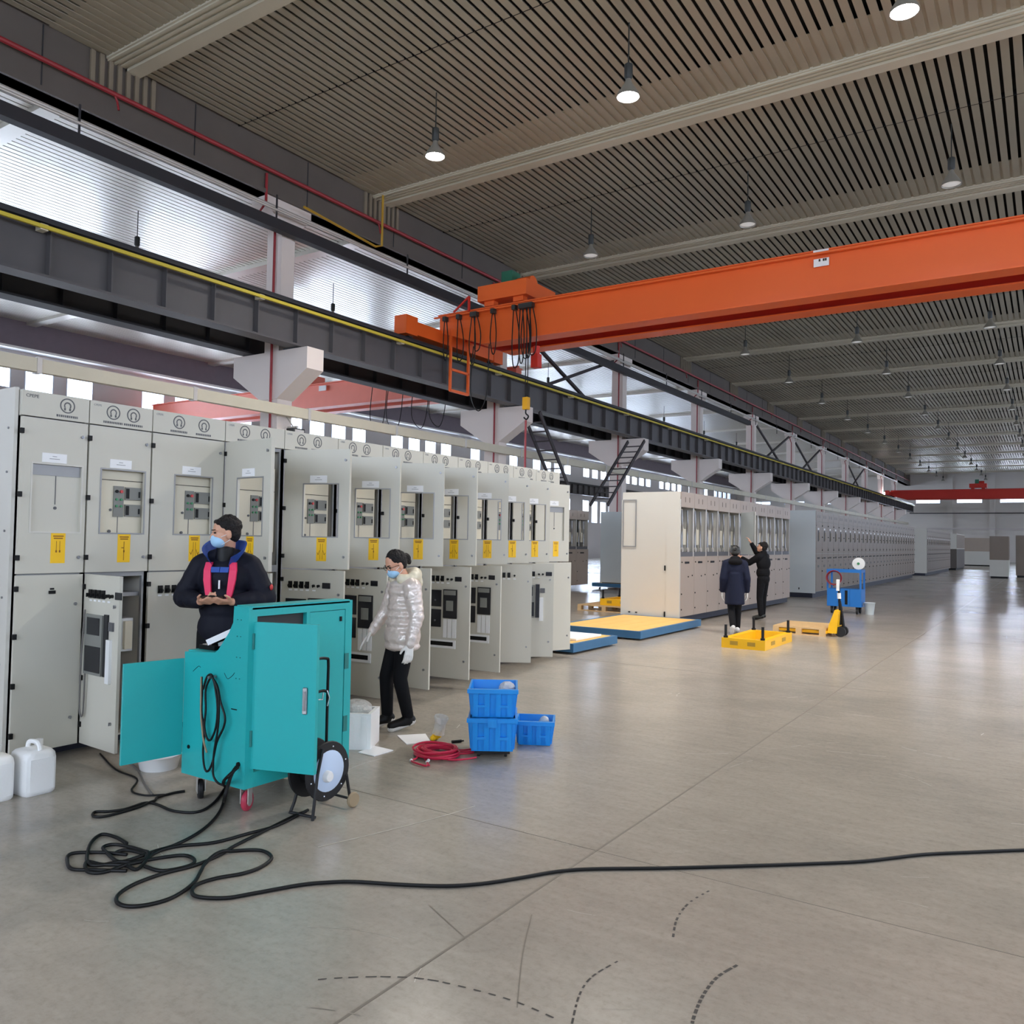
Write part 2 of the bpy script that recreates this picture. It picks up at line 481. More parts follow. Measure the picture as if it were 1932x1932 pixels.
# walls
def wall_with_windows(name, m, axis, plane, thick, a0, a1, z1, wins):
    """wins: list of (a, b, zlo, zhi), grouped by (zlo, zhi) rows, not overlapping"""
    mb = MB()
    def B(p, q, lo, hi):
        if q - p < 1e-4 or hi - lo < 1e-4: return
        if axis == 'x': mb.box(plane - thick, plane, p, q, lo, hi) if thick > 0 else mb.box(plane, plane - thick, p, q, lo, hi)
        else: mb.box(p, q, plane, plane + thick, lo, hi)
    rows = sorted(set((w[2], w[3]) for w in wins))
    z = 0
    for lo, hi in rows:
        B(a0, a1, z, lo)
        cur = a0
        for w in sorted(w for w in wins if (w[2], w[3]) == (lo, hi)):
            B(cur, w[0], lo, hi); cur = w[1]
        B(cur, a1, lo, hi)
        z = hi
    B(a0, a1, z, z1)
    return struct(mb.build(name, m))
WIN = 0
def window(a, b, lo, hi, axis, plane, depth, mull=1):
    global WIN
    WIN += 1
    f = MB(); p = MB(); t = 0.05
    n = mull + 1
    def bx(mbx, p0, p1, q0, q1, d0, d1):
        if axis == 'x': mbx.box(plane + d0, plane + d1, p0, p1, q0, q1)
        else: mbx.box(p0, p1, plane + d0, plane + d1, q0, q1)
    d0, d1 = sorted((0.0, depth))
    bx(f, a, b, lo, lo + t, d0, d1); bx(f, a, b, hi - t, hi, d0, d1)
    for k in range(n + 1):
        c = a + (b - a) * k / n
        c0 = min(max(c - t / 2, a), b - t)
        bx(f, c0, c0 + t, lo + t, hi - t, d0, d1)
    o = struct(f.build('window_%d' % WIN, 'win_frame'))
    dm = (d0 + d1) / 2
    for k in range(n):
        p = MB()
        c0 = a + (b - a) * k / n + t / 2; c1 = a + (b - a) * (k + 1) / n - t / 2
        bx(p, c0, c1, lo + t, hi - t, dm - 0.005, dm + 0.005)
        p.build('pane', 'pane', o)
    return o
wl = []
for k in range(-3, 10):
    s0 = 22.6 + 8.8 * k
    for q in range(4):
        a = s0 + 1.75 * q
        if a < YB + 1 or a > YE - 2: continue
        wl.append((a, a + 1.22, 7.5, 8.62)); wl.append((a, a + 1.22, 3.3, 5.4))
wall_with_windows('wall_left', 'wall_far', 'x', XW, 0.35, YB, YE, ZC + 0.3, wl)
for a, b, lo, hi in wl: window(a, b, lo, hi, 'x', XW, -0.3, 0)
wr = [(YB + 2 + 8.8 * k, YB + 9.2 + 8.8 * k, 3.2, 8.2) for k in range(13)]  # unseen right windows, put in as a daylight source
wall_with_windows('wall_right', 'wall_white', 'x', XR, -0.35, YB, YE, ZC + 0.3, wr)
for a, b, lo, hi in wr: window(a, b, lo, hi, 'x', XR, 0.3, 4)
we = [(-13.75 + 4.43 * k, -11.08 + 4.43 * k, 6.9, 7.36) for k in range(6)] + [(-34 + 4.43 * k, -31.4 + 4.43 * k, 6.9, 7.36) for k in range(4)]
we_wall = wall_with_windows('wall_end', 'wall_end', 'y', YE, 0.35, XW, XR, ZC + 0.3, we)
for a, b, lo, hi in we: window(a, b, lo, hi, 'y', YE, 0.3, 1)
for x in (-10.0, -5.65, -1.3, 3.0): MB().box(x - 0.28, x + 0.28, YE - 0.35, YE, 0, ZC).build('pilaster', 'wall_end', we_wall)
MB().box(XF, XR, YE - 0.4, YE - 0.3, 5.65, 5.75).build('cable_rail', 'tray', we_wall)
MB().box(XF, XR, YE - 0.4, YE - 0.3, 3.75, 3.95).build('pipe_rail', 'wall_white', we_wall)
wb = [(-11.5 + 6 * k, -6.7 + 6 * k, 3.2, 8.2) for k in range(4)]
wall_with_windows('wall_back', 'wall_white', 'y', YB, -0.35, XW, XR, ZC + 0.3, wb)
for a, b, lo, hi in wb: window(a, b, lo, hi, 'y', YB, -0.3, 3)
# deep fascia beams under both ceilings
fa = struct(MB().box(XF - 0.5, XF, YB, YE, 9.12, ZC + 0.3).box(XF - 0.5, XF + 0.06, YB, YE, 9.12, 9.2).build('trim_1', 'fascia'))
fbm = struct(MB().box(XW, XW + 0.4, YB, YE, 9.2, ZC + 0.1).build('trim_2', 'fascia_far'))
MB().box(XW, XW + 0.55, YB, YE, 9.1, 9.2).build('sunlit_ledge', 'white_plastic', fbm)  # white colour stands in for sunlight on the ledge
mb_rib = MB()
for k in range(8): mb_rib.box(0, 0.05, -0.62 + 0.17 * k, -0.54 + 0.17 * k, -0.62, 0)
mat('lit_pad', (128, 116, 98), 0.6)  # paler than the fascia, painting lamplight onto the ribs
rib_me = mb_rib.mesh('lit_rib_pad', 'lit_pad')
for b in BAND:
    if YB < b < YE: put('lit_rib_pad', rib_me, fa, (XF, b, ZC))
for k in range(40):
    y = YB + 1 + k * 3.0
    if y < YE: MB().box(XF, XF + 0.012, y, y + 0.02, 9.2, ZC).build('panel_seam', 'runway_dark', fa)

# ------------------------------------------------------------------ columns
colme = None
def make_column():
    root = empty('column', (0, 0, 0))
    MB().box(-0.56, 0, 0, 0.42, 0, 5.72).build('shaft', 'column_white', root)
    MB().box(-0.5, -0.02, 0.02, 0.40, 5.72, 9.12).build('upper_shaft', 'column_white', root)
    MB().prism([(-0.56, 4.65), (0, 4.65), (0.95, 5.25), (0.95, 5.72), (-1.5, 5.72), (-1.5, 5.25)], 'y', -0.03, 0.45).build('corbel', 'column_white', root)
    MB().prism([(-0.05, 8.55), (0.47, 8.55), (0.85, 8.95), (0.85, 9.12), (-0.43, 9.12), (-0.43, 8.95)], 'x', -0.52, 0.0).build('capital', 'column_white', root)
    MB().box(0.2, 0.62, -0.05, 0.47, 5.72, 5.745).build('bearing_plate', 'runway_dark', root)
    mb = MB().tube([(-0.15, -0.07, 0.2), (-0.15, -0.07, 8.45), (-0.15, -0.5, 8.75), (0.04, -0.5, 8.9), (0.04, -0.5, 9.55)], 0.03, 8)
    mb.build('riser_pipe', 'pipe_red', root)
    return root
c0 = make_column()
names = ['nearest to the grey cabinets with doors open'] + [None] * 12
for i, y in enumerate(COLY):
    if y > YE - 2: continue
    o = c0 if i == 0 else copy_tree(c0)
    o.location = (XF, y, 0)
    tag(o, 'white concrete column with winged corbel under the dark runway beam, %s from the near end' % ORD[i], 'column', 'white concrete columns in a line')

# ------------------------------------------------------------------ crane runway beams
def runway(name, xc, side, label, m='runway'):
    r = empty(name, (xc, 0, 0))
    MB().box(-0.2, 0.2, YB + 0.5, YE - 2, 5.745, 5.785).build('bottom_flange', m, r)
    MB().box(-0.02, 0.02, YB + 0.5, YE - 2, 5.785, 6.62).build('web', m, r)
    MB().box(-0.24, 0.24, YB + 0.5, YE - 2, 6.62, 6.66).build('top_flange', 'runway_dark', r)
    MB().box(-0.05, 0.05, YB + 0.5, YE - 2, 6.66, 6.78).build('rail', 'runway_dark', r)
    st = MB().box(-0.15, 0.15, 0, 0.02, 5.785, 6.62).mesh('stiffener', m)
    k = 0
    while YB + 0.9 + k * 1.06 < YE - 2.2:
        put('stiffener', st, r, (0, YB + 0.9 + k * 1.06, 0)); k += 1
    tag(r, label, 'crane beam')
    return r
rb = runway('runway_beam', -13.87, 1, 'long dark grey crane runway beam with a yellow conductor rail on the white columns')
MB().box(0.25, 0.30, YB + 0.5, YE - 2, 6.5, 6.56).build('conductor_rail', 'rail_yellow', rb)
kb = MB().box(0.1, 0.27, 0, 0.12, 6.48, 6.58).mesh('rail_bracket', 'duct')
for k in range(28): put('rail_bracket', kb, rb, (0, YB + 2 + k * 4.4 - 0.9, 0))
runway('runway_beam.001', -15.45, -1, 'dark crane runway beam on the far corbels, just behind the yellow railed beam', 'runway_dark')
runway('runway_beam.002', XW + 0.75, -1, 'grey runway beam along the window wall of the far bay', 'runway')

# services under the fascia
r = empty('cable_tray', (XF + 0.16, 0, 0))
MB().box(-0.1, 0.1, YB + 0.2, 46, 8.32, 8.56).build('tray_channel', 'tray', r)
MB().cyl((-0.06, YB + 0.2, 8.86), (-0.06, 100, 8.86), 0.04, n=8).build('bright_pipe', 'alu', r, True)
MB().cyl((0.05, YB + 0.2, 8.76), (0.05, 100, 8.76), 0.03, n=8).build('thin_pipe', 'alu', r, True)
h = MB().box(-0.015, 0.015, -0.015, 0.015, 8.5, 9.12).mesh('hanger', 'tray')
for k in range(22): put('hanger', h, r, (0.0, YB + 2 + 4.4 * k, 0))
tag(r, 'black cable tray and bright pipes hanging below the dark fascia beam', 'cable tray')
r = empty('sprinkler_pipe', (XF + 0.12, 0, 0))
MB().cyl((0, YB + 0.2, 9.62), (0, YE - 1, 9.62), 0.045, n=8).build('main_pipe', 'pipe_red', r, True)
bm_ = MB().tube([(0, 0, 9.62), (0.0, 0.06, 9.5), (0.02, 0.08, 9.35)], 0.02, 6).mesh('branch', 'pipe_red')
for k in range(14): put('branch', bm_, r, (0, 1.2 + 7.04 * k, 0))
tag(r, 'thin red sprinkler pipe running along the dark fascia beam', 'pipe')
r = empty('gas_pipe', (XF + 0.34, 15.2, 0))
MB().tube([(0, 0, ZC - 0.05), (0, 0, 8.95), (0.02, -0.25, 8.85), (0.02, -2.6, 9.02)], 0.03, 6).build('pipe_run', 'pipe_yellow', r, True)
tag(r, 'short ochre pipe dropping from the ceiling beam past the red pipe', 'pipe')
r = empty('busbar_duct', (XF + 0.17, 0, 0))
MB().box(-0.07, 0.07, YB + 0.5, YE - 3, 4.27, 4.5).build('duct_body', 'duct', r)
h = MB().box(-0.08, 0.08, 0, 0.08, 4.25, 4.52).mesh('clamp', 'alu')
for k in range(38): put('clamp', h, r, (0, YB + 1 + 3.0 * k, 0))
tag(r, 'beige cable duct running level along the white columns', 'duct')
# wind braces between the upper columns
for bi_, i in enumerate((3, 6, 7, 9)):
    y0 = COLY[i] + 0.4; y1 = COLY[i + 1]
    r = empty('wind_brace', (XF - 0.25, y0, 0))
    w = y1 - y0
    MB().bar((0.0, 0.55, 8.8), (0.0, w * 0.72, 6.85), 0.1, 0.1).build('brace_bar', 'brace', r)
    MB().bar((0.06, w * 0.28, 6.85), (0.06, w - 0.55, 8.8), 0.1, 0.1).build('brace_bar', 'brace', r)
    tag(r, 'dark crossed steel brace above the runway beam, %s from the near end' % ORD[bi_], 'brace', 'crossed steel braces between columns')
# steep ladders up to the runway
def ladder(name, p0, p1, w, label):
    r = empty(name, (p0[0], p0[1], 0)); v0 = Vector((0, 0, p0[2])); v1 = Vector((p1[0] - p0[0], p1[1] - p0[1], p1[2]))
    sd = Vector((w, 0, 0))
    for s in (0, 1): MB().bar(v0 + sd * s, v1 + sd * s, 0.05, 0.12).build('stringer', 'brace', r)
    n = int((v1 - v0).length / 0.35)
    for k in range(1, n):
        q = v0.lerp(v1, k / n); MB().bar(q, q + sd, 0.14, 0.03).build('tread', 'brace', r)
    tag(r, label, 'ladder')
ladder('access_ladder', (XF + 0.5, 26.3, 2.9), (XF + 0.5, 29.4, 5.55), 0.7, 'steep dark ladder leaning up to the runway beside the third visible column')
ladder('access_ladder.001', (XF + 0.5, 23.6, 3.4), (XF + 0.5, 21.7, 5.6), 0.6, 'short dark ladder hanging from the corbel behind the crane hook')

# ------------------------------------------------------------------ cranes
def crane(name, x0, x1, y, m, mu, label, trolley_x=None, zb=6.7, zt=7.58, festoon=False):
    r = empty(name, (0, y, 0))
    for gi, gy in enumerate((0.0, 1.05)):
        ya, yb = gy, gy + 0.42
        pr = [(x0 + 0.1, zt - 0.42), (x0 + 1.5, zb), (x1 - 1.5, zb), (x1 - 0.1, zt - 0.42), (x1 - 0.1, zt), (x0 + 0.1, zt)]
        g = MB().prism(pr, 'y', ya + 0.04, yb - 0.04).build('girder', m if gi == 0 else mu, r)
        MB().box(x0 + 0.1, x1 - 0.1, ya - 0.05, yb + 0.05, zt, zt + 0.03).build('top_flange', m, g)
        MB().box(x0 + 1.5, x1 - 1.5, ya - 0.03, yb + 0.03, zb - 0.03, zb).build('bottom_flange', m, g)
        MB().box(x0 + 0.1, x1 - 0.1, ya + 0.18, yb - 0.18, zt + 0.03, zt + 0.1).build('trolley_rail', mu, g)
    for x in (x0, x1):
        e = MB().box(x - 0.18, x + 0.18, -1.4, 2.9, 6.86, 7.2).box(x - 0.2, x + 0.2, -1.45, -1.0, 6.82, 7.3).box(x - 0.2, x + 0.2, 2.5, 2.95, 6.82, 7.3).build('end_truck', m, r)
        for wy in (-1.1, 2.6):
            MB().cyl((x - 0.06, wy, 6.93), (x + 0.06, wy, 6.93), 0.15, n=16).build('wheel', 'runway_dark', e, True)
    if trolley_x is not None:
        t = MB().box(trolley_x - 0.75, trolley_x + 0.75, 0.0, 1.45, zt + 0.22, zt + 0.62).box(trolley_x - 0.6, trolley_x - 0.3, 0.1, 0.3, zt + 0.1, zt + 0.22).box(trolley_x + 0.3, trolley_x + 0.6, 0.1, 0.3, zt + 0.1, zt + 0.22).build('trolley', m, r)
        MB().cyl((trolley_x - 0.3, 0.75, zt + 0.72), (trolley_x + 0.5, 0.75, zt + 0.72), 0.2, n=16).build('hoist_drum', m, t, True)
        MB().box(trolley_x - 0.28, trolley_x + 0.05, 0.4, 0.8, zt + 0.62, zt + 1.05).build('motor', 'motor_green', t)
    return r
CY = 17.2
cr = crane('bridge_crane', -13.87, 13.87, CY, 'crane', 'crane_red', '', -11.75)
tag(cr, 'large orange double girder overhead crane with hanging cables across the main bay', 'crane')
# name plate on the near girder
pl = MB().box(-4.02, -3.72, -0.03, -0.012, 7.27, 7.43).build('name_plate', 'label_white', cr)
MB().box(-4.02, -3.72, -0.07, -0.055, 7.555, 7.6).build('name_plate', 'label_white', cr)
for x in (-3.92, -3.84, -3.80): MB().box(x, x + 0.035, -0.036, -0.03, 7.37, 7.42).build('lettering', 'ink', pl)
# festoon cables
fx = [-13.45, -13.0, -12.55, -12.45, -11.9, -11.25, -11.05, -10.95, -10.85, -10.75]
rnd = random.Random(3)
for i, x in enumerate(fx):
    f = MB().box(x - 0.05, x + 0.05, -0.2, -0.06, 7.38, 7.5).build('festoon_carrier', 'lamp_body', cr)
    dz = rnd.uniform(0.9, 1.45)
    nx = x + (0.14 if i % 2 else 0.08)
    pts = [(x - 0.03, -0.13, 7.4), (x - 0.05 + rnd.uniform(-.05, .05), -0.14, 7.4 - dz * 0.6), (x, -0.14, 7.4 - dz), (nx, -0.14, 7.4 - dz * 0.95), (nx + 0.02, -0.13, 7.4 - dz * 0.5), (x + 0.04, -0.13, 7.4)]
    MB().tube(smooth_path(pts, 5), 0.014, 6).build('festoon_cable', 'cable', f, True)
MB().tube(smooth_path([(-12.5, -0.14, 6.6), (-12.55, -0.16, 5.4), (-12.3, -0.16, 4.9), (-12.05, -0.16, 5.3), (-12.0, -0.14, 6.6)], 6), 0.014, 6).build('hanging_loop', 'cable', cr, True)
MB().box(-13.85, 13.8, -0.12, -0.08, 7.5, 7.54).build('festoon_track', 'crane', cr)
# access ladder frame at the girder end
ld = MB()
for y in (0.05, 0.85): ld.box(-13.42, -13.36, y - 0.03, y + 0.03, 5.55, 7.2)
ld.box(-13.42, -13.36, 0.05, 0.85, 5.53, 5.6); ld.box(-13.42, -13.36, 0.05, 0.85, 6.1, 6.16)
ld.build('maintenance_ladder', 'crane', cr)
MB().bar((-13.2, -0.1, 7.6), (-12.7, -0.1, 7.95), 0.04, 0.04).bar((-12.7, -0.1, 7.55), (-12.7, -0.1, 7.95), 0.05, 0.05).build('handrail', 'crane_red', cr)
MB().box(-10.95, -10.75, 0.2, 0.4, 5.95, 6.3).cyl((-10.85, 0.3, 6.3), (-10.85, 0.3, 6.5), 0.09, n=10).build('pendant_motor', 'crane_red', cr)
MB().cyl((-11.45, 0.75, 5.3), (-11.45, 0.75, 7.7), 0.012, n=6).cyl((-11.38, 0.75, 5.3), (-11.38, 0.75, 7.7), 0.012, n=6).build('hoist_rope', 'cable', cr)
hk = MB().box(-11.49, -11.34, 0.68, 0.82, 5.0, 5.32).build('hook_block', 'hook_yellow', cr)
MB().tube(smooth_path([(-11.42, 0.75, 5.0), (-11.42, 0.75, 4.9), (-11.34, 0.75, 4.82), (-11.40, 0.75, 4.74), (-11.48, 0.75, 4.8)], 5), 0.02, 6).build('hook', 'black', hk, True)
MB().cyl((-11.42, 0.75, 3.4), (-11.42, 0.75, 4.72), 0.03, n=8).build('sling', 'pipe_red', hk)

cr2 = crane('bridge_crane.001', -13.87, 13.87, 92, 'crane_red', 'crane_red', '', -5.9, 6.45, 7.3)
tag(cr2, 'dark red overhead crane far away near the end wall', 'crane')
MB().sph((-14.1, -0.6, 7.0), 0.22, 10, 7).build('warning_light', 'lamp_lit', cr2, True)
cr3 = crane('bridge_crane.002', -35.2, -15.4, 22.6, 'crane_pink', 'crane_pink', '', -26)
tag(cr3, 'pale orange overhead crane in the sunlit far bay behind the columns', 'crane')
MB().box(-24.0, -23.6, -0.06, -0.04, 7.3, 7.5).build('name_plate', 'label_white', cr3)
for i, x in enumerate((-18.2, -19.0, -20.2, -21.0)):
    MB().tube(smooth_path([(x, -0.2, 7.3), (x - 0.1, -0.2, 6.0), (x + 0.35, -0.2, 5.5), (x + 0.6, -0.2, 6.1), (x + 0.7, -0.2, 7.3)], 5), 0.015, 6).build('festoon_cable', 'cable', cr3, True)

# ------------------------------------------------------------------ high-bay lamps
def make_lamp(lit, z=9.0):
    r = empty('high_bay_lamp')
    MB().cyl((0, 0, z + 0.56), (0, 0, ZC - 0.02), 0.012, n=6).build('cord', 'lamp_body', r)
    MB().lathe([(0.03, z + 0.58), (0.07, z + 0.55), (0.07, z + 0.34), (0.04, z + 0.3)], n=14).build('ballast', 'lamp_body', r, True)
    MB().lathe([(0.04, z + 0.32), (0.06, z + 0.24), (0.19, z + 0.04), (0.2, z), (0.185, z), (0.17, z + 0.045), (0.045, z + 0.24)], n=20).build('reflector', 'lamp_shade', r, True)
    MB().lathe([(0.0, z + 0.01), (0.12, z + 0.012), (0.18, z + 0.03), (0.0, z + 0.04)], n=20).build('diffuser', 'lamp_lit' if lit else 'lamp_dim_glow', r, True)
    return r
lamp_on = make_lamp(True); lamp_off = make_lamp(False)
lx = [-9.95, -5.85, -1.66, 2.5, 6.6]
LW = ['left', 'middle', 'right', 'fourth', 'fifth']
used_on = used_off = False
rows = [12.2 + 6.45 * k for k in range(15)]
def lamp_at(x, y, lit, label, group):
    global used_on, used_off
    if lit:
        o = copy_tree(lamp_on) if used_on else lamp_on; used_on = True
        d = bpy.data.lights.new('lamp_light', 'SPOT'); d.energy = 520; d.spot_size = R(140); d.spot_blend = 0.6; d.shadow_soft_size = 0.18
        d.color = (1, 0.95, 0.89)
        lo = bpy.data.objects.new('lamp_light', d); COL.objects.link(lo); lo.parent = o; lo.location = (0, 0, 8.97)
    else:
        o = copy_tree(lamp_off) if used_off else lamp_off; used_off = True
    o.location = (x, y, 0)
    tag(o, label, 'lamp', group)
for i, y in enumerate(rows):
    for j, x in enumerate(lx[:3] if i > 1 else lx):
        if y > YE - 2: continue
        lit = (i == 0 and j < 5)
        if j > 2:
            if i == 0: lamp_at(x, y, lit, 'unseen glowing high bay lamp added farther right in the nearest row, the %s from the left' % LW[j], 'lit high bay lamps')  # lamps out of view, kept for the light they throw from the right
            continue
        if lit: lamp_at(x, y, True, 'glowing high bay lamp in the nearest row, the %s one' % LW[j], 'lit high bay lamps')
        else: lamp_at(x, y, False, 'unlit high bay lamp in the %s ceiling row, the %s one of three' % (ORD[i], LW[j]), 'unlit high bay lamps of the main bay')
for i in range(8):
    for j, x in enumerate((-20.5, -27.5)):
        lamp_at(x, 13.6 + 7.2 * i + (0 if j else -1.0), False, 'dark lamp under the pale far bay ceiling, %s in the %s line' % (ORD[i], ('nearer', 'farther')[j]), 'lamps of the far bay')

r = empty('flood_light', (XF + 0.02, 12.62, 0))
MB().box(0, 0.3, -0.03, 0.03, 4.02, 4.06).build('bracket', 'alu', r)
MB().box(0.12, 0.36, -0.16, 0.16, 3.8, 4.0).build('housing', 'lamp_body', r, rot=None)
MB().box(0.36, 0.37, -0.13, 0.13, 3.83, 3.97).build('glass', 'alu', r)
MB().bar((0.3, -0.1, 4.0), (0.02, -0.1, 4.3), 0.02, 0.02).build('stay', 'alu', r)
tag(r, 'small dark flood light bracketed to the first visible white column', 'lamp')

# ------------------------------------------------------------------ front row of switchgear cabinets (doors open)
X1 = -5.81
ZB, ZM, ZU, ZT = 0.09, 1.305, 2.385, 2.56
SEP = [2.78, 3.25, 3.75, 4.42, 5.06, 5.73, 6.37, 7.03, 7.67, 8.28, 8.86, 9.42, 10.06]
CAB_D = 1.5
ring_me = None
def emblem_mesh():
    mb = MB()
    prof = [(0.046, 0.0), (0.046, 0.003), (0.052, 0.003), (0.052, 0.0)]
    n = 24; vs = []; fs = []
    for k in range(n):
        t = 2 * pi * k / n
        for r_, x_ in ((0.045, 0.0), (0.045, 0.002), (0.053, 0.002), (0.053, 0.0)): vs.append((x_, r_ * cos(t), r_ * sin(t)))
    for k in range(n):
        j = (k + 1) % n
        fs += [(4 * k + i, 4 * j + i, 4 * j + (i + 1) % 4, 4 * k + (i + 1) % 4) for i in range(4)]
    mb.add(vs, fs)
    # horseshoe mark inside the ring
    for rr, w in ((0.022, 0.009),):
        vs = []; fs = []; m = 12
        for k in range(m + 1):
            t = R(-40 + 260 * k / m)
            for r_ in (rr - w / 2, rr + w / 2): vs.append((0.002, r_ * cos(t), r_ * sin(t)))
        for k in range(m): fs.append((2 * k, 2 * k + 1, 2 * k + 3, 2 * k + 2))
        mb.add(vs, fs)
    mb.box(0, 0.002, -0.024, -0.012, -0.034, -0.016); mb.box(0, 0.002, 0.012, 0.024, -0.034, -0.016)
    return mb.mesh('lifting_emblem', 'emblem')
emb_me = emblem_mesh()
hinge_me = MB().box(0.0, 0.022, -0.012, 0.012, -0.018, 0.018).mesh('hinge', 'black')
lock_me = MB().cyl((0.0, 0, 0), (0.012, 0, 0), 0.011, n=10).box(0.012, 0.016, -0.003, 0.003, -0.012, 0.012).mesh('lock', 'steel')
sel_me = MB().box(0, 0.012, -0.018, 0.018, -0.03, 0.03).cyl((0.012, 0, -0.008), (0.03, 0, -0.008), 0.014, n=12).box(0.03, 0.036, -0.004, 0.004, -0.022, 0.006).mesh('selector_switch', 'black')
selp_me = MB().box(0, 0.003, -0.016, 0.016, -0.006, 0.006).mesh('switch_label', 'label_white')
knob_me = MB().cyl((0, 0, 0), (0.02, 0, 0), 0.012, n=10).box(0.02, 0.026, -0.003, 0.003, -0.016, 0.01).mesh('small_switch', 'black')
def text_row(y0, y1, z, h=0.016):
    mb = MB(); y = y0; rr = random.Random(int(y0 * 1000) + 3)
    while y < y1 - 0.004:
        w = rr.uniform(0.008, 0.014)
        mb.box(0, 0.001, y, min(y + w, y1), z - h / 2, z + h / 2); y += w + 0.004
    return mb
def sticker(door, y, z, kind):
    MB().box(0, 0.002, y - 0.05, y + 0.05, z - 0.105, z + 0.105).build('warning_sticker', 'sticker', door)
    mb = MB()
    for q in (0.085, 0.07): mb.box(0.002, 0.003, y - 0.036 + (0.085 - q) * 0.3, y + 0.036 - (0.085 - q) * 0.3, z + q - 0.005, z + q + 0.003)
    if kind == 0:
        for s in (-1, 1):
            mb.box(0.002, 0.003, y + s * 0.012 - 0.0015, y + s * 0.012 + 0.0015, z - 0.02, z + 0.05)
            mb.box(0.002, 0.003, y + s * 0.012 - 0.005, y + s * 0.012 + 0.005, z - 0.03, z - 0.015)
    elif kind == 1:
        mb.box(0.002, 0.003, y - 0.002, y + 0.002, z - 0.09, z + 0.05)
        mb.box(0.002, 0.003, y - 0.02, y, z + 0.0, z + 0.006); mb.box(0.002, 0.003, y - 0.004, y + 0.006, z - 0.03, z - 0.015)
    else:
        for s in (-1, 1):
            mb.box(0.002, 0.003, y + s * 0.01 - 0.0015, y + s * 0.01 + 0.0015, z - 0.09, z + 0.05)
            mb.bar((0.0025, y + s * 0.03, z - 0.05), (0.0025, y + s * 0.016, z - 0.01), 0.003, 0.003)
            mb.bar((0.0025, y + s * 0.03, z - 0.05), (0.0025, y + s * 0.04, z - 0.03), 0.003, 0.003)
    mb.build('sticker_print', 'ink_orange', door)
def upper_door(root, w, kind, ang, st):
    t = 0.022
    dw = w - 0.014
    iy0, iy1, iz0, iz1 = 0.13 * (w / 0.49) ** 0.5, 0.0, 1.6, 2.065
    wy = 0.34
    iy0 = (w - wy) * 0.62 if kind != 'plain' else (w - wy) * 0.62
    iy1 = min(iy0 + wy, dw - 0.03)
    mb = MB()
    if kind == 'plain':
        mb.frame(-t, 0, 0, dw, ZM + 0.006, ZU - 0.006, iy0, iy1, iz0, iz1)
        mb.box(-t, -t + 0.004, iy0, iy1, iz0, iz1)
    else:
        mb.frame(-t, 0, 0, dw, ZM + 0.006, ZU - 0.006, iy0, iy1, iz0, iz1)
    # return edge of the folded sheet
    mb.box(-t - 0.012, -t, dw - 0.012, dw, ZM + 0.006, ZU - 0.006)
    d = mb.build('upper_door', 'cab', root)
    d.location = (0, 0.007, 0); d.rotation_euler = (0, 0, -R(ang))
    fr = MB().frame(0, 0.004, iy0 - 0.01, iy1 + 0.01, iz0 - 0.01, iz1 + 0.01, iy0, iy1, iz0, iz1)
    fr.build('window_rim', 'cab_frame' if kind != 'plain' else 'cab_side', d)
    if kind == 'plain':
        MB().box(-t + 0.004, -t + 0.008, iy0, iy1, iz1 - 0.075, iz1).build('window_rail', 'cab_frame', d)
        mb = MB().box(-t + 0.004, -t + 0.007, iy0 + 0.165, iy0 + 0.17, 1.79, iz1 - 0.075)
        mb.cyl((-t + 0.004, iy0 + 0.168, 1.765), (-t + 0.01, iy0 + 0.168, 1.765), 0.011, n=10)
        mb.build('key_slot', 'emblem', d)
    MB().box(0, 0.003, iy0 + 0.06, iy0 + 0.23, 2.08, 2.145).build('name_label', 'label_white', d)
    MB().box(0.003, 0.004, iy0 + 0.11, iy0 + 0.18, 2.105, 2.108).box(0.003, 0.004, iy0 + 0.13, iy0 + 0.16, 2.122, 2.125).build('label_print', 'emblem', d)
    sticker(d, iy0 + 0.19, 1.485, st)
    for z in (2.28, 1.42): put('lock', lock_me, d, (0, dw - 0.04, z))
    return d
def breaker_panel(root, w):
    x = -0.03; y0 = (w - 0.34) * 0.62 - 0.03; y1 = min(y0 + 0.42, w - 0.03)
    b = MB().box(x - 0.25, x - 0.012, y0, y1, 1.45, 2.2).build('breaker_panel', 'breaker', root)
    MB().box(x - 0.012, x - 0.008, y0, y1, 1.99, 1.995).build('panel_groove', 'ink', b)
    m = MB().box(x - 0.012, x - 0.004, y0 + 0.155, y0 + 0.235, 1.72, 1.95).build('control_module', 'module', b)
    for q, (mm, z) in enumerate((('lamp_red', 1.91), ('lamp_green', 1.85), ('lamp_green', 1.8))):
        for s in (-1, 1):
            MB().cyl((x - 0.004, y0 + 0.195 + s * 0.018, z), (x + 0.006, y0 + 0.195 + s * 0.018, z), 0.012 if q == 0 else 0.009, n=10).build('push_button', mm if s > 0 or q else 'black', b)
    for z0, z1 in ((1.85, 1.945), (1.725, 1.815)):
        MB().box(x - 0.012, x + 0.0, y0 + 0.245, y1 - 0.03, z0, z1).build('relay_module', 'module', b)
        MB().box(x, x + 0.004, y0 + 0.25, y0 + 0.275, z0 + 0.01, z1 - 0.01).box(x, x + 0.004, y1 - 0.05, y1 - 0.038, z0 + 0.02, z1 - 0.03).build('terminal_strip', 'black', b)
    MB().box(x - 0.012, x - 0.009, y0 + 0.192, y0 + 0.196, 1.6, 1.72).cyl((x - 0.012, y0 + 0.13, 1.61), (x - 0.004, y0 + 0.13, 1.61), 0.012, n=10).cyl((x - 0.012, y0 + 0.135, 1.77), (x - 0.004, y0 + 0.135, 1.77), 0.01, n=10).build('racking_slot', 'emblem', b)
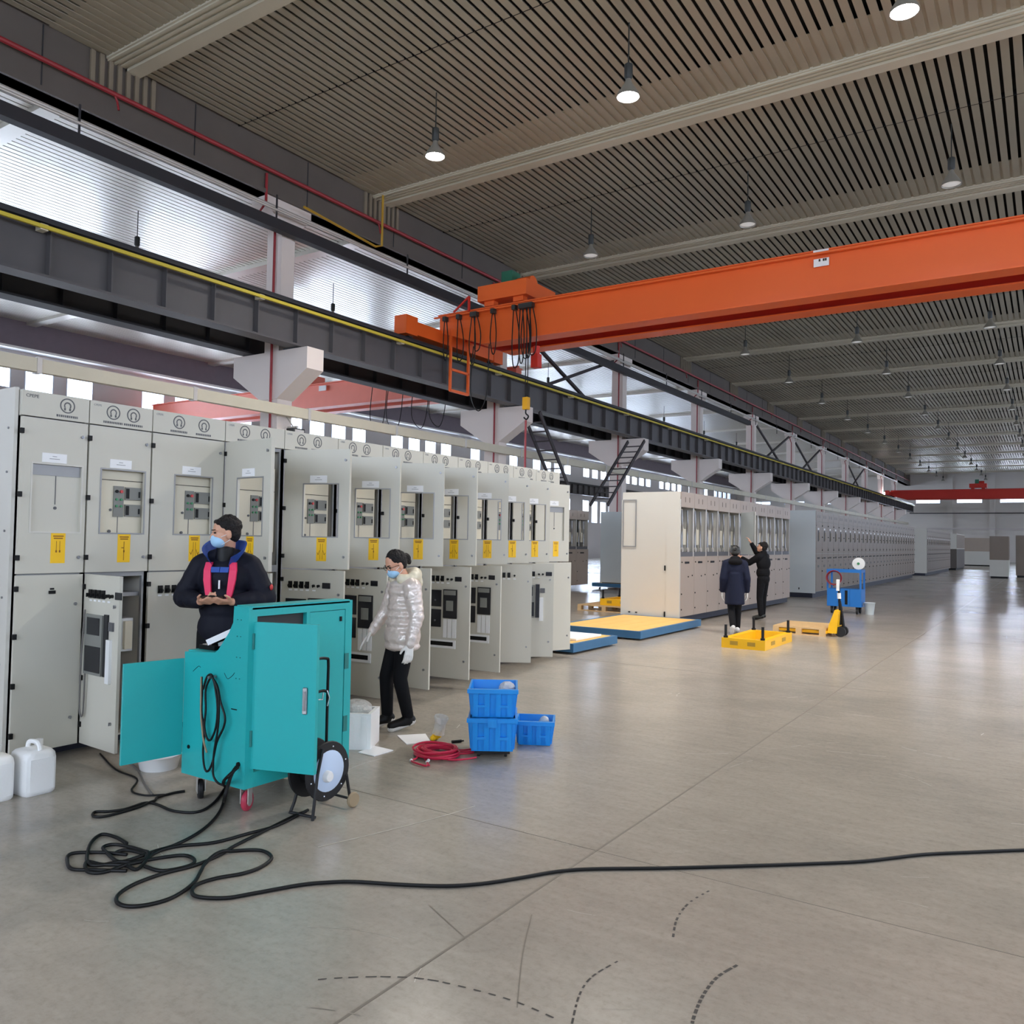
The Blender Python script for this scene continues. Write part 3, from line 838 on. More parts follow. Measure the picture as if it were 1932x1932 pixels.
def lower_door(root, w, kind, ang):
    t = 0.022; dw = w - 0.014
    d = MB().box(-t, 0, 0, dw, ZB + 0.006, ZM - 0.006).build('lower_door', 'cab', root)
    d.location = (0, 0.007, 0); d.rotation_euler = (0, 0, -R(ang))
    put('lock', lock_me, d, (0, dw - 0.05, 1.09)); put('lock', lock_me, d, (0, dw - 0.06, 0.29))
    if kind == 'blank':
        put('small_switch', MB().box(0, 0.01, -0.022, 0.022, -0.022, 0.0).box(0, 0.004, -0.014, 0.014, 0.006, 0.018).mesh('door_catch', 'black'), d, (0, 0.24, 1.19))
        return d
    k0 = 0.1
    for q in range(4):
        put('selector_switch', sel_me, d, (0, k0 + 0.06 * q, 1.165))
        put('switch_label', selp_me, d, (0, k0 + 0.06 * q, 1.118))
    put('small_switch', knob_me, d, (0, k0 + 0.06 * 4 + 0.01, 1.16))
    put('switch_label', selp_me, d, (0, k0 + 0.25, 1.118))
    if kind in ('relay', 'relay2', 'panel'):
        put('small_switch', knob_me, d, (0, k0 + 0.30, 1.16))
        MB().box(0, 0.008, k0 + 0.34, k0 + 0.42, 1.14, 1.19).build('meter_display', 'relay', d)
    if kind == 'relay':
        for z0, z1 in ((0.86, 1.04), (0.64, 0.83)):
            MB().box(0, 0.014, 0.06, 0.27, z0, z1).build('relay_window', 'relay', d)
            MB().box(0.014, 0.016, 0.08, 0.14, z0 + 0.03, z0 + 0.1).cyl((0.014, 0.2, z0 + 0.07), (0.02, 0.2, z0 + 0.07), 0.012, n=8).build('relay_detail', 'emblem', d)
        MB().box(0, 0.016, 0.30, 0.47, 0.74, 1.05).build('relay_unit', 'relay', d)
        MB().box(0.016, 0.018, 0.31, 0.46, 0.99, 1.04).box(0.016, 0.018, 0.34, 0.43, 0.82, 0.93).build('relay_detail', 'module', d)
        for q in range(3): MB().box(0, 0.012, 0.305 + 0.057 * q, 0.35 + 0.057 * q, 0.53, 0.73).build('link_strip', 'white_plastic', d)
        MB().frame(0, 0.01, 0.06, 0.46, 0.415, 0.505, 0.08, 0.43, 0.44, 0.485).build('vent_frame', 'white_plastic', d)
        MB().box(0, 0.004, 0.08, 0.43, 0.44, 0.485).build('vent_slot', 'black', d)
    if kind == 'relay2':
        MB().box(0, 0.02, 0.06, 0.3, 0.6, 1.02).build('relay_window', 'module', d)
        MB().box(0.02, 0.024, 0.10, 0.27, 0.88, 1.0).box(0.02, 0.024, 0.08, 0.29, 0.62, 0.8).build('relay_detail', 'relay', d)
        MB().box(0, 0.012, 0.31, 0.36, 0.6, 1.03).build('relay_unit', 'relay', d)
        MB().box(0, 0.012, 0.37, 0.43, 0.92, 0.98).build('meter_display', 'emblem', d)
        MB().box(0, 0.02, 0.36, 0.41, 0.56, 0.86).build('link_strip', 'white_plastic', d)
        MB().tube(smooth_path([(0.02, 0.06, 1.05), (0.03, 0.05, 0.7), (0.03, 0.05, 0.35), (0.02, 0.08, 0.32), (0.02, 0.09, 0.6)], 5), 0.006, 6).build('wire_loop', 'cable_grey', d, True)
    return d
def cabinet(i, ukind, uang, lkind, lang, rings, st, label):
    y0 = SEP[i]; w = SEP[i + 1] - y0
    root = empty('switchgear_cabinet', (X1, y0, 0))
    D = -CAB_D
    mb = MB()
    mb.box(D, -0.025, 0.003, 0.018, ZB, ZT).box(D, -0.025, w - 0.018, w - 0.003, ZB, ZT)
    mb.box(D, D + 0.015, 0.018, w - 0.018, ZB, ZT).box(D, -0.025, 0.018, w - 0.018, ZT - 0.015, ZT)
    mb.box(D, -0.025, 0.018, w - 0.018, ZB, ZB + 0.015)
    mb.build('body', 'cab_side', root)
    MB().box(D + 0.3, -0.05, 0.018, w - 0.018, ZM - 0.012, ZM + 0.012).box(-0.55, -0.53, 0.018, w - 0.018, ZB + 0.02, ZM - 0.02).box(-0.75, -0.73, 0.018, w - 0.018, ZM + 0.02, ZU).build('inner_partition', 'inside', root)
    fr = MB()
    for ya, yb in ((0.003, 0.035), (w - 0.035, w - 0.003)): fr.box(-0.05, -0.025, ya, yb, ZB, ZU)
    fr.box(-0.05, -0.025, 0.035, w - 0.035, ZM - 0.03, ZM + 0.03).box(-0.05, -0.025, 0.035, w - 0.035, ZU - 0.03, ZU)
    fr.build('front_frame', 'cab_frame', root)
    MB().box(D, -0.22, 0.0, w, 0.0, ZB).build('plinth', 'plinth_blue_shade', root)
    hp = MB().box(-0.024, 0, 0.004, w - 0.004, ZU + 0.004, ZT).build('header_panel', 'cab', root)
    for yy in rings:
        put('lifting_emblem', emb_me, hp, (0, yy, 2.49))
        text_row(yy - 0.075, yy + 0.075, 2.415).build('caption_print', 'emblem', hp)
    if i == 0:
        text_mesh('maker_mark', 'CPEPE', 0.032, 'emblem', hp, (0.001, 0.07, 2.525), (R(90), 0, R(90)))
    else:
        text_mesh('maker_mark', 'CPEPE', 0.022, 'cab_frame', hp, (0.001, 0.06, 2.53), (R(90), 0, R(90)))
    upper_door(root, w, ukind, uang, st)
    if ukind != 'plain': breaker_panel(root, w)
    lower_door(root, w, lkind, lang)
    for z in (2.28, 1.85, 1.42, 1.21, 0.89, 0.56, 0.23): put('hinge', hinge_me, root, (0, 0.004, z))
    if lang > 30:
        b = MB().box(-0.28, -0.08, w * 0.3, w - 0.06, 0.7, 0.95).build('terminal_box', 'white_plastic', root)
        MB().box(-0.08, -0.05, w - 0.14, w - 0.08, 0.72, 0.93).build('terminal_cover', 'breaker', b)
        wb_ = MB()
        rr = random.Random(i)
        for q in range(7):
            a = rr.uniform(0.1, w - 0.1)
            wb_.tube(smooth_path([(-0.4, a, 1.2), (-0.25, a + rr.uniform(-.05, .05), 1.05), (-0.2, min(w - 0.08, a + rr.uniform(0, .1)), 0.95), (-0.35, a, 0.5), (-0.4, a, 0.2)], 4), 0.008, 6)
        wb_.build('wire_bundle', 'rust_red', root, True)
        MB().box(-0.5, -0.06, 0.03, w - 0.03, 1.12, 1.15).build('cross_shelf', 'cab_frame', root)
    tag(root, label, 'cabinet', 'row of tall switchgear cabinets with doors open')
    return root
CABS = [
 ('plain', 0, 'blank', 0, [0.31], 0, 'nearest tall grey cabinet at the left edge, all doors closed, plain recessed window'),
 ('win', 0, 'relay2', 93, [0.18, 0.34], 1, 'second tall grey cabinet, only its lower door swung wide open showing wiring'),
 ('win', 0, 'sw', 0, [0.23, 0.46], 2, 'third tall grey cabinet, doors closed, left of the man with the phone'),
 ('win', 94, 'sw', 92, [0.2, 0.42], 2, 'fourth tall grey cabinet behind the man, upper door open to a dark inside'),
 ('win', 73, 'relay', 78, [0.2, 0.4], 2, 'fifth tall grey cabinet, doors open, right behind the teal console'),
 ('win', 65, 'relay', 86, [0.2, 0.4], 1, 'sixth tall grey cabinet, open lower door where the woman reaches down'),
 ('win', 60, 'sw', 88, [0.2, 0.4], 1, 'seventh tall grey cabinet, open lower door directly behind the woman'),
 ('win', 72, 'relay', 84, [0.2, 0.4], 2, 'eighth tall grey cabinet, open door with black relays right of the woman'),
 ('win', 56, 'relay', 85, [0.2, 0.4], 2, 'ninth tall grey cabinet, open door with white link strips above a slot'),
 ('win', 35, 'sw', 58, [0.2, 0.4], 1, 'tenth tall grey cabinet, half open lower door without relays'),
 ('win', 30, 'relay2', 51, [0.2, 0.4], 1, 'eleventh tall grey cabinet, narrow view between two half open doors'),
 ('plain', 17, 'blank', 22, [0.2, 0.4], 0, 'twelfth and last tall grey cabinet of the front row, plain window'),
]
for i, c in enumerate(CABS): cabinet(i, c[0], c[1], c[2], c[3], c[4], c[5], c[6])
# white end panel of the row, set a little proud of the first cabinet
o = MB().box(X1 - CAB_D, X1 - 0.03, 2.752, 2.776, 0.04, 2.575).build('end_panel', 'cab_side')
e = o
tag(e, 'white end panel closing the near side of the front cabinet row', 'panel')
for z in (0.3, 0.7, 1.15, 1.6, 2.0, 2.3): MB().cyl((X1 - 0.1, 2.745, z), (X1 - 0.1, 2.752, z), 0.008, n=8).build('screw', 'steel', e)

# ------------------------------------------------------------------ second row: upper fronts still open
def make_open_bay(w, front_m='cab_warm'):
    root = empty('open_cabinet')
    D = -1.25
    MB().box(D, -0.02, 0.0, 0.012, 0.16, 2.6).box(D, -0.02, w - 0.012, w, 0.16, 2.6).box(D, D + 0.012, 0.012, w - 0.012, 0.16, 2.6).box(D, -0.02, 0.012, w - 0.012, 2.585, 2.6).build('body', 'cab_side', root)
    MB().box(-0.42, -0.40, 0.012, w - 0.012, 1.33, 2.585).build('compartment_back', 'inside_dark', root)
    hp = MB().box(-0.02, 0, 0.004, w - 0.004, 2.3, 2.6).build('header_panel', front_m, root)
    for q in (0.3, 0.6): MB().box(0, 0.002, w * q, w * q + 0.02, 2.4, 2.5).build('header_slot', 'ink', hp)
    lp = MB().box(-0.02, 0, 0.004, w - 0.004, 0.16, 1.33).build('lower_panel', front_m, root)
    MB().box(0, 0.006, w * 0.3, w * 0.62, 1.19, 1.23).build('display_slot', 'black', lp)
    for yy, zz in ((0.06, 1.22), (w * 0.85, 0.95), (w * 0.55, 0.93), (0.05, 0.6), (0.05, 0.3)): MB().cyl((0, yy, zz), (0.012, yy, zz), 0.014, n=8).build('lock', 'black', lp)
    for ya in (0.0, w - 0.03): MB().box(-0.05, -0.02, ya, ya + 0.03, 1.33, 2.3).build('post', 'alu', root)
    MB().box(-0.5, -0.02, 0.03, w - 0.03, 1.33, 1.42).build('shelf', 'inside', root)
    for q in (0.27, 0.68):
        y = w * q
        p = MB().lathe([(0.03, 2.28), (0.04, 2.2), (0.035, 2.15), (0.05, 2.1), (0.04, 2.05), (0.055, 2.0), (0.045, 1.95), (0.06, 1.88)], (-0.2, y, 0), 10).build('insulator', 'breaker', root, True)
        MB().box(-0.28, -0.12, y - 0.075, y + 0.075, 1.56, 1.88).build('pole_block', 'breaker', p)
        MB().tube(smooth_path([(-0.1, y + 0.08, 2.25), (-0.08, y + 0.06, 2.0), (-0.1, y + 0.1, 1.8), (-0.09, y + 0.08, 1.5)], 4), 0.02, 6).build('copper_strap', 'steel', p, True)
        MB().cyl((-0.06, y, 1.46), (-0.04, y, 1.46), 0.05, n=12).cyl((-0.04, y, 1.46), (-0.035, y, 1.46), 0.025, n=10).build('roller', 'alu', p)
    return root
L2 = []
y = 15.12; w2 = 0.727
p2 = make_open_bay(w2)
for k in range(11):
    o = p2 if k == 0 else copy_tree(p2)
    o.location = (-6.0, y + w2 * k, 0.0); L2.append(o)
    tag(o, 'beige cabinet with open upper compartment in the second row, %s from the near end' % ORD[k], 'cabinet', 'beige open-topped cabinets of the second row')
# closing end panel and top plates
e = MB().box(-7.25, -6.0, 15.08, 15.115, 0.06, 2.45).box(-6.28, -6.0, 15.07, 15.08, 0.06, 2.6).build('end_panel', 'cab_side')
tag(e, 'cream end panel of the second cabinet row with black latches', 'panel')
for x, z, a, b in ((-6.3, 1.1, 0.012, 0.05), (-6.3, 0.2, 0.012, 0.05), (-7.05, 0.2, 0.02, 0.012), (-6.9, 0.2, 0.02, 0.012)):
    MB().box(x - a, x + a, 15.055, 15.07, z - b, z + b).build('latch', 'black', e)
MB().frame(0, 0.01, 0, 0.3, 0, 0.95, 0.02, 0.28, 0.02, 0.93).build('access_cover', 'cab_frame', e, loc=(-7.22, 15.07, 1.5), rot=(0, 0, R(-90)))
# the swung-open door in the second row held by the worker
d = MB().box(-0.02, 0, 0, 0.66, 1.36, 2.32).build('open_door', 'cab_cool', L2[4])
d.location = (0.035, 0.67, 0); d.rotation_euler = (0, 0, -R(136)); d['label'] = 'pale grey door leaf swung open'
MB().box(0, 0.004, 0.56, 0.6, 1.5, 1.56).build('latch', 'black', d)
MB().box(-0.03, 0, 0.63, 0.66, 1.36, 2.32).build('edge_fold', 'cab_side', d)

def dolly(name, x0, x1, y0, y1, z, label, deck='ply', rz=0, fm='dolly_blue'):
    r = empty(name, ((x0 + x1) / 2, (y0 + y1) / 2, 0), rz); a = (x1 - x0) / 2; b = (y1 - y0) / 2
    MB().frame(0, 0, 0, 0, 0, 0, 0, 0, 0, 0) if False else None
    fr = MB().box(-a, a, -b, -b + 0.06, z - 0.12, z).box(-a, a, b - 0.06, b, z - 0.12, z).box(-a, -a + 0.06, -b + 0.06, b - 0.06, z - 0.12, z).box(a - 0.06, a, -b + 0.06, b - 0.06, z - 0.12, z)
    fr.build('frame', fm, r)
    n = 5; st = (2 * a - 0.12) / n
    for k in range(n): MB().box(-a + 0.06 + k * st + 0.004, -a + 0.06 + (k + 1) * st - 0.004, -b + 0.06, b - 0.06, z - 0.04, z - 0.004).build('deck_board', deck, r)
    for sx in (-1, 1):
        for sy in (-1, 1):
            MB().cyl((sx * (a - 0.2) - 0.02, sy * (b - 0.2), 0.03), (sx * (a - 0.2) + 0.02, sy * (b - 0.2), 0.03), 0.03, n=10).build('roller', 'black', r)
    tag(r, label, 'dolly')
    return r
dolly('transport_dolly', -7.2, -5.55, 12.3, 15.05, 0.15, 'blue transport dolly with a plywood deck in front of the second row')
dolly('transport_dolly.001', -7.25, -6.06, 15.14, 23.1, 0.15, 'long dark blue dolly carrying the second row of cabinets', fm='plinth_blue_shade')
dolly('transport_dolly.002', -7.1, -5.6, 10.15, 11.55, 0.15, 'blue dolly with white boards beside the last cabinet of the front row')
o = MB().box(-6.6, -5.75, 10.5, 11.3, 0.152, 0.18).build('foam_sheet', 'foam')
tag(o, 'white foam sheet lying on the dolly beside the front row', 'sheet')

# ------------------------------------------------------------------ third and fourth rows: finished cabinets
def make_far_cab(w, body='cab_cool', front='cab_warm2', plinth=True):
    root = empty('finished_cabinet')
    D = -1.3
    MB().box(D, -0.022, 0.0, w, 0.18, 2.64).build('body', body, root)
    MB().box(D, -0.1, 0.0, w, 0.0, 0.18).build('plinth', 'plinth_blue_shade', root)
    hp = MB().box(-0.022, 0, 0.005, w - 0.005, 2.32, 2.64).build('header_panel', front, root)
    for q in (0.3, 0.62): MB().box(0, 0.003, w * q - 0.03, w * q + 0.03, 2.44, 2.53).build('lifting_emblem', 'emblem', hp)
    ud = MB().box(-0.022, 0, 0.01, w - 0.006, 1.34, 2.315).build('upper_door', front, root)
    MB().box(0, 0.006, w * 0.3, w * 0.44, 1.72, 2.05).build('window', 'relay', ud)
    MB().box(0, 0.004, w * 0.28, w * 0.5, 2.07, 2.13).build('name_label', 'label_white', ud)
    MB().box(0, 0.012, w * 0.47, w * 0.52, 1.75, 2.0).build('handle', 'wheel_tan', ud)
    ld = MB().box(-0.022, 0, 0.01, w - 0.006, 0.19, 1.335).build('lower_door', front, root)
    MB().box(0, 0.008, w * 0.25, w * 0.6, 1.18, 1.23).build('display_slot', 'black', ld)
    MB().box(0, 0.008, w * 0.3, w * 0.5, 0.92, 0.99).build('meter', 'emblem', ld)
    for z in (2.2, 1.5): put('lock', lock_me, ud, (0, 0.04, z))
    for z in (1.1, 0.4): put('lock', lock_me, ld, (0, 0.04, z))
    for z in (2.2, 1.85, 1.45, 1.2, 0.8, 0.3): put('hinge', hinge_me, root, (0, w - 0.004, z))
    return root
w3 = 0.80
p3 = make_far_cab(w3)
for k in range(27):
    o = p3 if k == 0 else copy_tree(p3)
    o.location = (-5.95, 25.9 + w3 * k, 0)
    tag(o, 'closed taupe cabinet of the long third row, %s from the near end' % ORD[k], 'cabinet', 'closed cabinets of the long third row')
e = MB().box(-7.25, -5.96, 25.86, 25.895, 0.14, 2.66).build('end_panel', 'cab_cool')
tag(e, 'pale blue-grey end panel of the long third row', 'panel')
MB().box(-6.45, -6.42, 25.85, 25.86, 0.24, 0.3).build('latch', 'black', e)
for k in range(16):
    o = copy_tree(p3)
    o.location = (-5.75, 51.0 + w3 * k, 0)
    tag(o, 'closed taupe cabinet of the distant fourth row, %s from the near end' % ORD[k], 'cabinet', 'closed cabinets of the distant fourth row')
e = MB().box(-7.05, -5.76, 50.96, 50.995, 0.14, 2.66).build('end_panel', 'cab_side')
tag(e, 'white end panel of the distant fourth row', 'panel')
# odd cabinets near the end wall
def half_cab(name, x0, x1, y0, y1, z0, zm, z1, mu, ml, label, win=False):
    r = empty(name, ((x0 + x1) / 2, (y0 + y1) / 2, 0)); a = (x1 - x0) / 2; b = (y1 - y0) / 2
    MB().box(-a, a, -b, b, z0, zm).build('lower_case', ml, r)
    u = MB().box(-a, a, -b, b, zm, z1).build('upper_case', mu, r)
    MB().box(-a + 0.05, a - 0.05, -b + 0.05, b - 0.05, 0 if z0 < 0.2 else z0 - 0.02, z0).build('base', 'black', r)
    MB().box(-a + 0.04, a - 0.04, -b - 0.012, -b, zm + 0.04, z1 - 0.05).build('front_sheet', mu, u)
    if win: MB().box(-a + 0.3, -a + 0.5, -b - 0.02, -b - 0.012, zm + 0.2, z1 - 0.2).build('window', 'inside_dark', u)
    n = max(1, int(b * 2 / 0.8))
    for k in range(n):
        MB().box(a, a + 0.012, -b + 2 * b * k / n + 0.03, -b + 2 * b * (k + 1) / n - 0.03, zm + 0.05, z1 - 0.05).build('side_door', 'cab_warm2', u)
    tag(r, label, 'cabinet')
half_cab('half_height_cabinet', -7.2, -5.6, 66.5, 73.0, 0.12, 1.5, 2.6, 'cab_side', 'fascia', 'distant cabinet with pale top and dark green-grey lower half', True)
half_cab('half_height_cabinet.001', -6.6, -4.2, 84.0, 88.0, 0.1, 1.3, 2.5, 'cab_warm', 'cab_side', 'pale cabinet standing farthest back before the end wall')
half_cab('half_height_cabinet.002', -2.73, -1.85, 51.0, 52.2, 0.1, 0.98, 2.25, 'cab_warm2', 'cab_side', 'free-standing cabinet with bright white lower half on the far right')
half_cab('half_height_cabinet.003', -1.62, -0.6, 54.0, 55.2, 0.1, 1.2, 2.35, 'cab_warm2', 'cab_warm2', 'brown-grey cabinet cut by the right edge of the picture')
# cabinets between the front row and the columns
pb = make_open_bay(0.8, 'cab_warm')
for k in range(4):
    o = pb if k == 0 else copy_tree(pb)
    o.location = (-12.95, 21.2 + 0.8 * k, 0)
    tag(o, 'open cabinet behind the front row near the columns, %s from the near end' % ORD[k], 'cabinet', 'open cabinets near the columns')
half_cab('grey_cabinet', -12.75, -11.6, 24.9, 26.1, 0.22, 1.2, 2.6, 'cab_cool', 'cab_cool', 'plain grey cabinet on a blue dolly in the gap before the second row')
dolly('transport_dolly.003', -12.95, -11.5, 24.7, 26.3, 0.2, 'blue dolly under the plain grey cabinet in the gap')

# traced floor runs in metres
LONG = [(-3.606, 3.373), (-3.599, 3.271), (-3.54, 2.992), (-3.499, 2.797), (-3.452, 2.652), (-3.446, 2.504), (-3.48, 2.374), (-3.48, 2.237), (-3.441, 2.135), (-3.374, 2.082), (-3.3, 2.082), (-3.246, 2.131), (-3.218, 2.216), (-3.234, 2.307), (-3.283, 2.403), (-3.365, 2.496), (-3.428, 2.571), (-3.46, 2.69), (-3.421, 2.769), (-3.33, 2.829), (-3.219, 2.793), (-3.173, 2.688), (-3.182, 2.589), (-3.234, 2.488), (-3.248, 2.392), (-3.201, 2.33), (-3.128, 2.315), (-3.025, 2.377), (-2.966, 2.476), (-2.87, 2.652), (-2.792, 2.744), (-2.692, 2.827), (-2.501, 2.926), (-2.322, 3.036), (-2.201, 3.155), (-2.097, 3.306), (-1.994, 3.471), (-1.867, 3.604), (-1.58, 3.825), (-1.243, 4.105), (-1.003, 4.31), (-0.794, 4.5), (-0.561, 4.776), (-0.348, 4.972), (-0.122, 5.173), (0.184, 5.438)]
REELPILE = [(-3.615, 3.395), (-3.557, 3.118), (-3.583, 2.944), (-3.619, 2.756), (-3.724, 2.617), (-3.733, 2.492), (-3.623, 2.336), (-3.711, 2.326), (-3.811, 2.267), (-3.898, 2.245), (-3.794, 2.186), (-3.719, 2.214), (-3.704, 2.331), (-3.682, 2.429), (-3.605, 2.556), (-3.515, 2.564), (-3.462, 2.506), (-3.508, 2.392), (-3.625, 2.374)]
CARTPILE = [(-4.317, 3.369), (-4.051, 3.133), (-3.89, 2.946), (-3.794, 2.773), (-3.75, 2.614), (-3.758, 2.518), (-3.755, 2.418), (-3.773, 2.335), (-3.9, 2.356), (-4.012, 2.393), (-3.996, 2.451), (-3.852, 2.479), (-3.744, 2.469), (-3.689, 2.396), (-3.762, 2.329), (-3.828, 2.241), (-3.919, 2.257), (-4.11, 2.383), (-4.188, 2.486), (-4.091, 2.508), (-3.963, 2.49)]
BIGLOOP = [(-3.645, 2.294), (-3.777, 2.212), (-3.868, 2.159), (-3.973, 2.191), (-4.057, 2.257), (-3.955, 2.351), (-3.829, 2.407), (-3.894, 2.39), (-3.884, 2.441), (-3.758, 2.459), (-3.703, 2.414), (-3.749, 2.339)]
CART2 = [(-4.352, 3.389), (-4.157, 3.157), (-4.095, 3.001), (-4.216, 2.932), (-4.39, 2.944), (-4.478, 2.919), (-4.466, 2.787), (-4.504, 2.712), (-4.556, 2.662), (-4.5, 2.619), (-4.45, 2.637), (-4.434, 2.713), (-4.437, 2.848), (-4.466, 2.97), (-4.51, 3.023), (-4.511, 3.133), (-4.489, 3.194)]
THIN1 = [(-5.504, 3.413), (-5.123, 3.284), (-4.821, 3.138), (-4.588, 3.042)]
THIN2 = [(-5.735, 3.373), (-5.269, 3.213), (-4.964, 3.174), (-4.761, 3.012), (-4.614, 3.006), (-4.531, 3.084)]
COIL = [(-4.16, 3.05, 0.766), (-4.155, 3.05, 0.711), (-4.144, 3.05, 0.696), (-4.11, 3.05, 0.771), (-4.072, 3.05, 0.783), (-4.119, 3.05, 0.699), (-4.113, 3.05, 0.58), (-4.121, 3.05, 0.484), (-4.093, 3.05, 0.417), (-4.055, 3.05, 0.419), (-4.015, 3.05, 0.499), (-4.008, 3.05, 0.61), (-4.031, 3.05, 0.709), (-4.06, 3.05, 0.777), (-4.072, 3.05, 0.779), (-4.014, 3.05, 0.727), (-3.979, 3.05, 0.637), (-3.939, 3.05, 0.564), (-3.948, 3.05, 0.501), (-4.005, 3.05, 0.407), (-4.037, 3.05, 0.292), (-4.077, 3.05, 0.231), (-4.11, 3.05, 0.249), (-4.127, 3.05, 0.341), (-4.12, 3.05, 0.461), (-4.15, 3.05, 0.56), (-4.15, 3.05, 0.695)]
COIL2 = [(-4.06, 3.05, 0.781), (-4.001, 3.05, 0.712), (-3.983, 3.05, 0.597), (-3.99, 3.05, 0.479), (-4.015, 3.05, 0.358), (-4.021, 3.05, 0.279), (-4.015, 3.05, 0.218), (-3.976, 3.05, 0.186), (-3.921, 3.05, 0.18)]
TA = [(-2.216, 2.151), (-2.145, 2.217), (-2.025, 2.309), (-1.894, 2.379), (-1.719, 2.421), (-1.548, 2.443), (-1.39, 2.435)]
TB = [(-1.385, 2.896), (-1.413, 2.741), (-1.393, 2.607), (-1.331, 2.442)]
TC = [(-1.0, 3.134), (-1.033, 3.005), (-1.033, 2.859), (-1.016, 2.735), (-1.003, 2.674)]
TD = [(-1.319, 3.715), (-1.348, 3.54), (-1.333, 3.362), (-1.285, 3.201)]
SL = [(-2.888, 4.049), (-2.929, 3.817), (-3.024, 3.452), (-3.158, 3.042)]
SL2 = [(-2.267, 2.85), (-1.948, 2.698)]
SL3 = [(-1.858, 3.036), (-1.707, 2.727), (-1.53, 2.415)]

# ------------------------------------------------------------------ teal test console
def rz2(v, a): return Vector((v[0] * cos(a) - v[1] * sin(a), v[0] * sin(a) + v[1] * cos(a), v[2] if len(v) > 2 else 0))
CX, CY0 = -4.085, 3.525            # centre of the console on the floor
cart = empty('test_console', (CX, CY0, 0))
def cx(x): return x - CX
def cy(y): return y - CY0
prof = [(cx(-4.37), 0.17), (cx(-3.835), 0.17), (cx(-3.835), 1.185), (cx(-3.93), 1.185), (cx(-3.935), 1.09), (cx(-3.97), 1.03), (cx(-4.06), 0.925), (cx(-4.09), 0.905), (cx(-4.37), 0.885)]
MB().prism(prof, 'y', cy(3.11), cy(3.885)).build('cabinet_shell', 'teal_dark', cart)
prof2 = [(cx(-4.375), 0.165), (cx(-3.80), 0.165), (cx(-3.80), 1.19), (cx(-3.93), 1.19), (cx(-3.935), 1.095), (cx(-3.97), 1.035), (cx(-4.06), 0.93), (cx(-4.09), 0.91), (cx(-4.375), 0.89)]
sp = MB().prism(prof2, 'y', cy(3.085), cy(3.11)).build('side_panel', 'teal', cart)
MB().prism(prof2, 'y', cy(3.885), cy(3.91)).build('side_panel', 'teal', cart)
MB().box(cx(-3.935), cx(-3.80), cy(3.11), cy(3.885), 1.175, 1.195).build('top_plate', 'teal', cart)
MB().box(cx(-4.375), cx(-4.09), cy(3.11), cy(3.885), 0.886, 0.9).build('desk_plate', 'teal', cart)
fr = MB().frame(cx(-3.835), cx(-3.80), cy(3.11), cy(3.885), 0.165, 1.185, cy(3.145), cy(3.85), 0.25, 1.135)
fr.box(cx(-3.835), cx(-3.80), cy(3.52), cy(3.545), 0.25, 1.135)
fr.build('front_frame', 'teal', cart)
MB().box(cx(-3.834), cx(-3.832), cy(3.145), cy(3.52), 0.25, 1.135).build('interior_shade', 'inside_dark', cart)  # flat dark sheet painted as the shade of the hollow inside
dl = MB().box(cx(-3.822), cx(-3.803), cy(3.549), cy(3.847), 0.254, 1.131).build('front_door', 'teal', cart)
MB().box(cx(-3.803), cx(-3.795), cy(3.80), cy(3.815), 1.06, 1.09).build('lock', 'black', dl)
for z in (0.35, 0.75): MB().box(cx(-3.803), cx(-3.797), cy(3.885), cy(3.85), z, z + 0.1).build('hinge', 'teal_dark', dl)
def handle_mesh():
    return MB().box(0, 0.008, -0.016, 0.016, -0.075, 0.075).mesh('recessed_handle', 'chrome', bevel=0.007)
hm = handle_mesh()
hm2 = MB().box(0.008, 0.011, -0.007, 0.007, -0.055, 0.055).mesh('handle_grip', 'steel')
# right door swung open
dr = MB().box(-0.018, 0, 0, 0.40, 0.275, 1.105).build('open_door', 'teal', cart)
dr.location = (cx(-3.80), cy(3.125), 0); dr.rotation_euler = (0, 0, -R(72))
put('recessed_handle', hm, dr, (0, 0.335, 0.68)); put('handle_grip', hm2, dr, (0, 0.335, 0.68))
MB().box(-0.03, -0.018, 0.385, 0.4, 0.275, 1.105).build('door_fold', 'teal', dr)
for z in (0.4, 0.95): MB().cyl((0.004, 0.0, z), (0.004, 0.0, z + 0.09), 0.008, n=8).build('hinge', 'teal_dark', dr)
# left door swung open
a = R(262 - 90)
d2 = MB().box(-0.01, 0.008, 0, 0.36, 0.275, 0.85).build('open_door', 'teal', cart)
d2.location = (cx(-4.385), cy(3.085), 0); d2.rotation_euler = (0, 0, a)
# outward face towards the camera is local -x here
put('recessed_handle', hm, d2, (0.008, 0.31, 0.56)); put('handle_grip', hm2, d2, (0.008, 0.31, 0.56))
# rivets and scribbles on the side panel
for x in (-3.865, -3.895):
    for z in (1.115, 1.02, 0.9, 0.78): MB().cyl((cx(x), cy(3.082), z), (cx(x), cy(3.085), z), 0.004, n=6).build('rivet', 'teal_dark', sp)
MB().cyl((cx(-4.31), cy(3.081), 0.33), (cx(-4.31), cy(3.085), 0.33), 0.012, n=10).build('cable_hole', 'black', sp)
MB().box(cx(-3.93), cx(-3.88), cy(3.083), cy(3.085), 0.60, 0.606).build('marker_line', 'black', sp)
MB().tube(smooth_path([(cx(-4.29), cy(3.084), 0.78), (cx(-4.24), cy(3.084), 0.815), (cx(-4.22), cy(3.084), 0.81)], 4), 0.0015, 5).build('marker_line', 'black', sp)
MB().tube(smooth_path([(cx(-4.0), cy(3.084), 0.8), (cx(-3.97), cy(3.084), 0.77), (cx(-3.93), cy(3.084), 0.79), (cx(-3.91), cy(3.084), 0.81)], 4), 0.0015, 5).build('marker_line', 'black', sp)
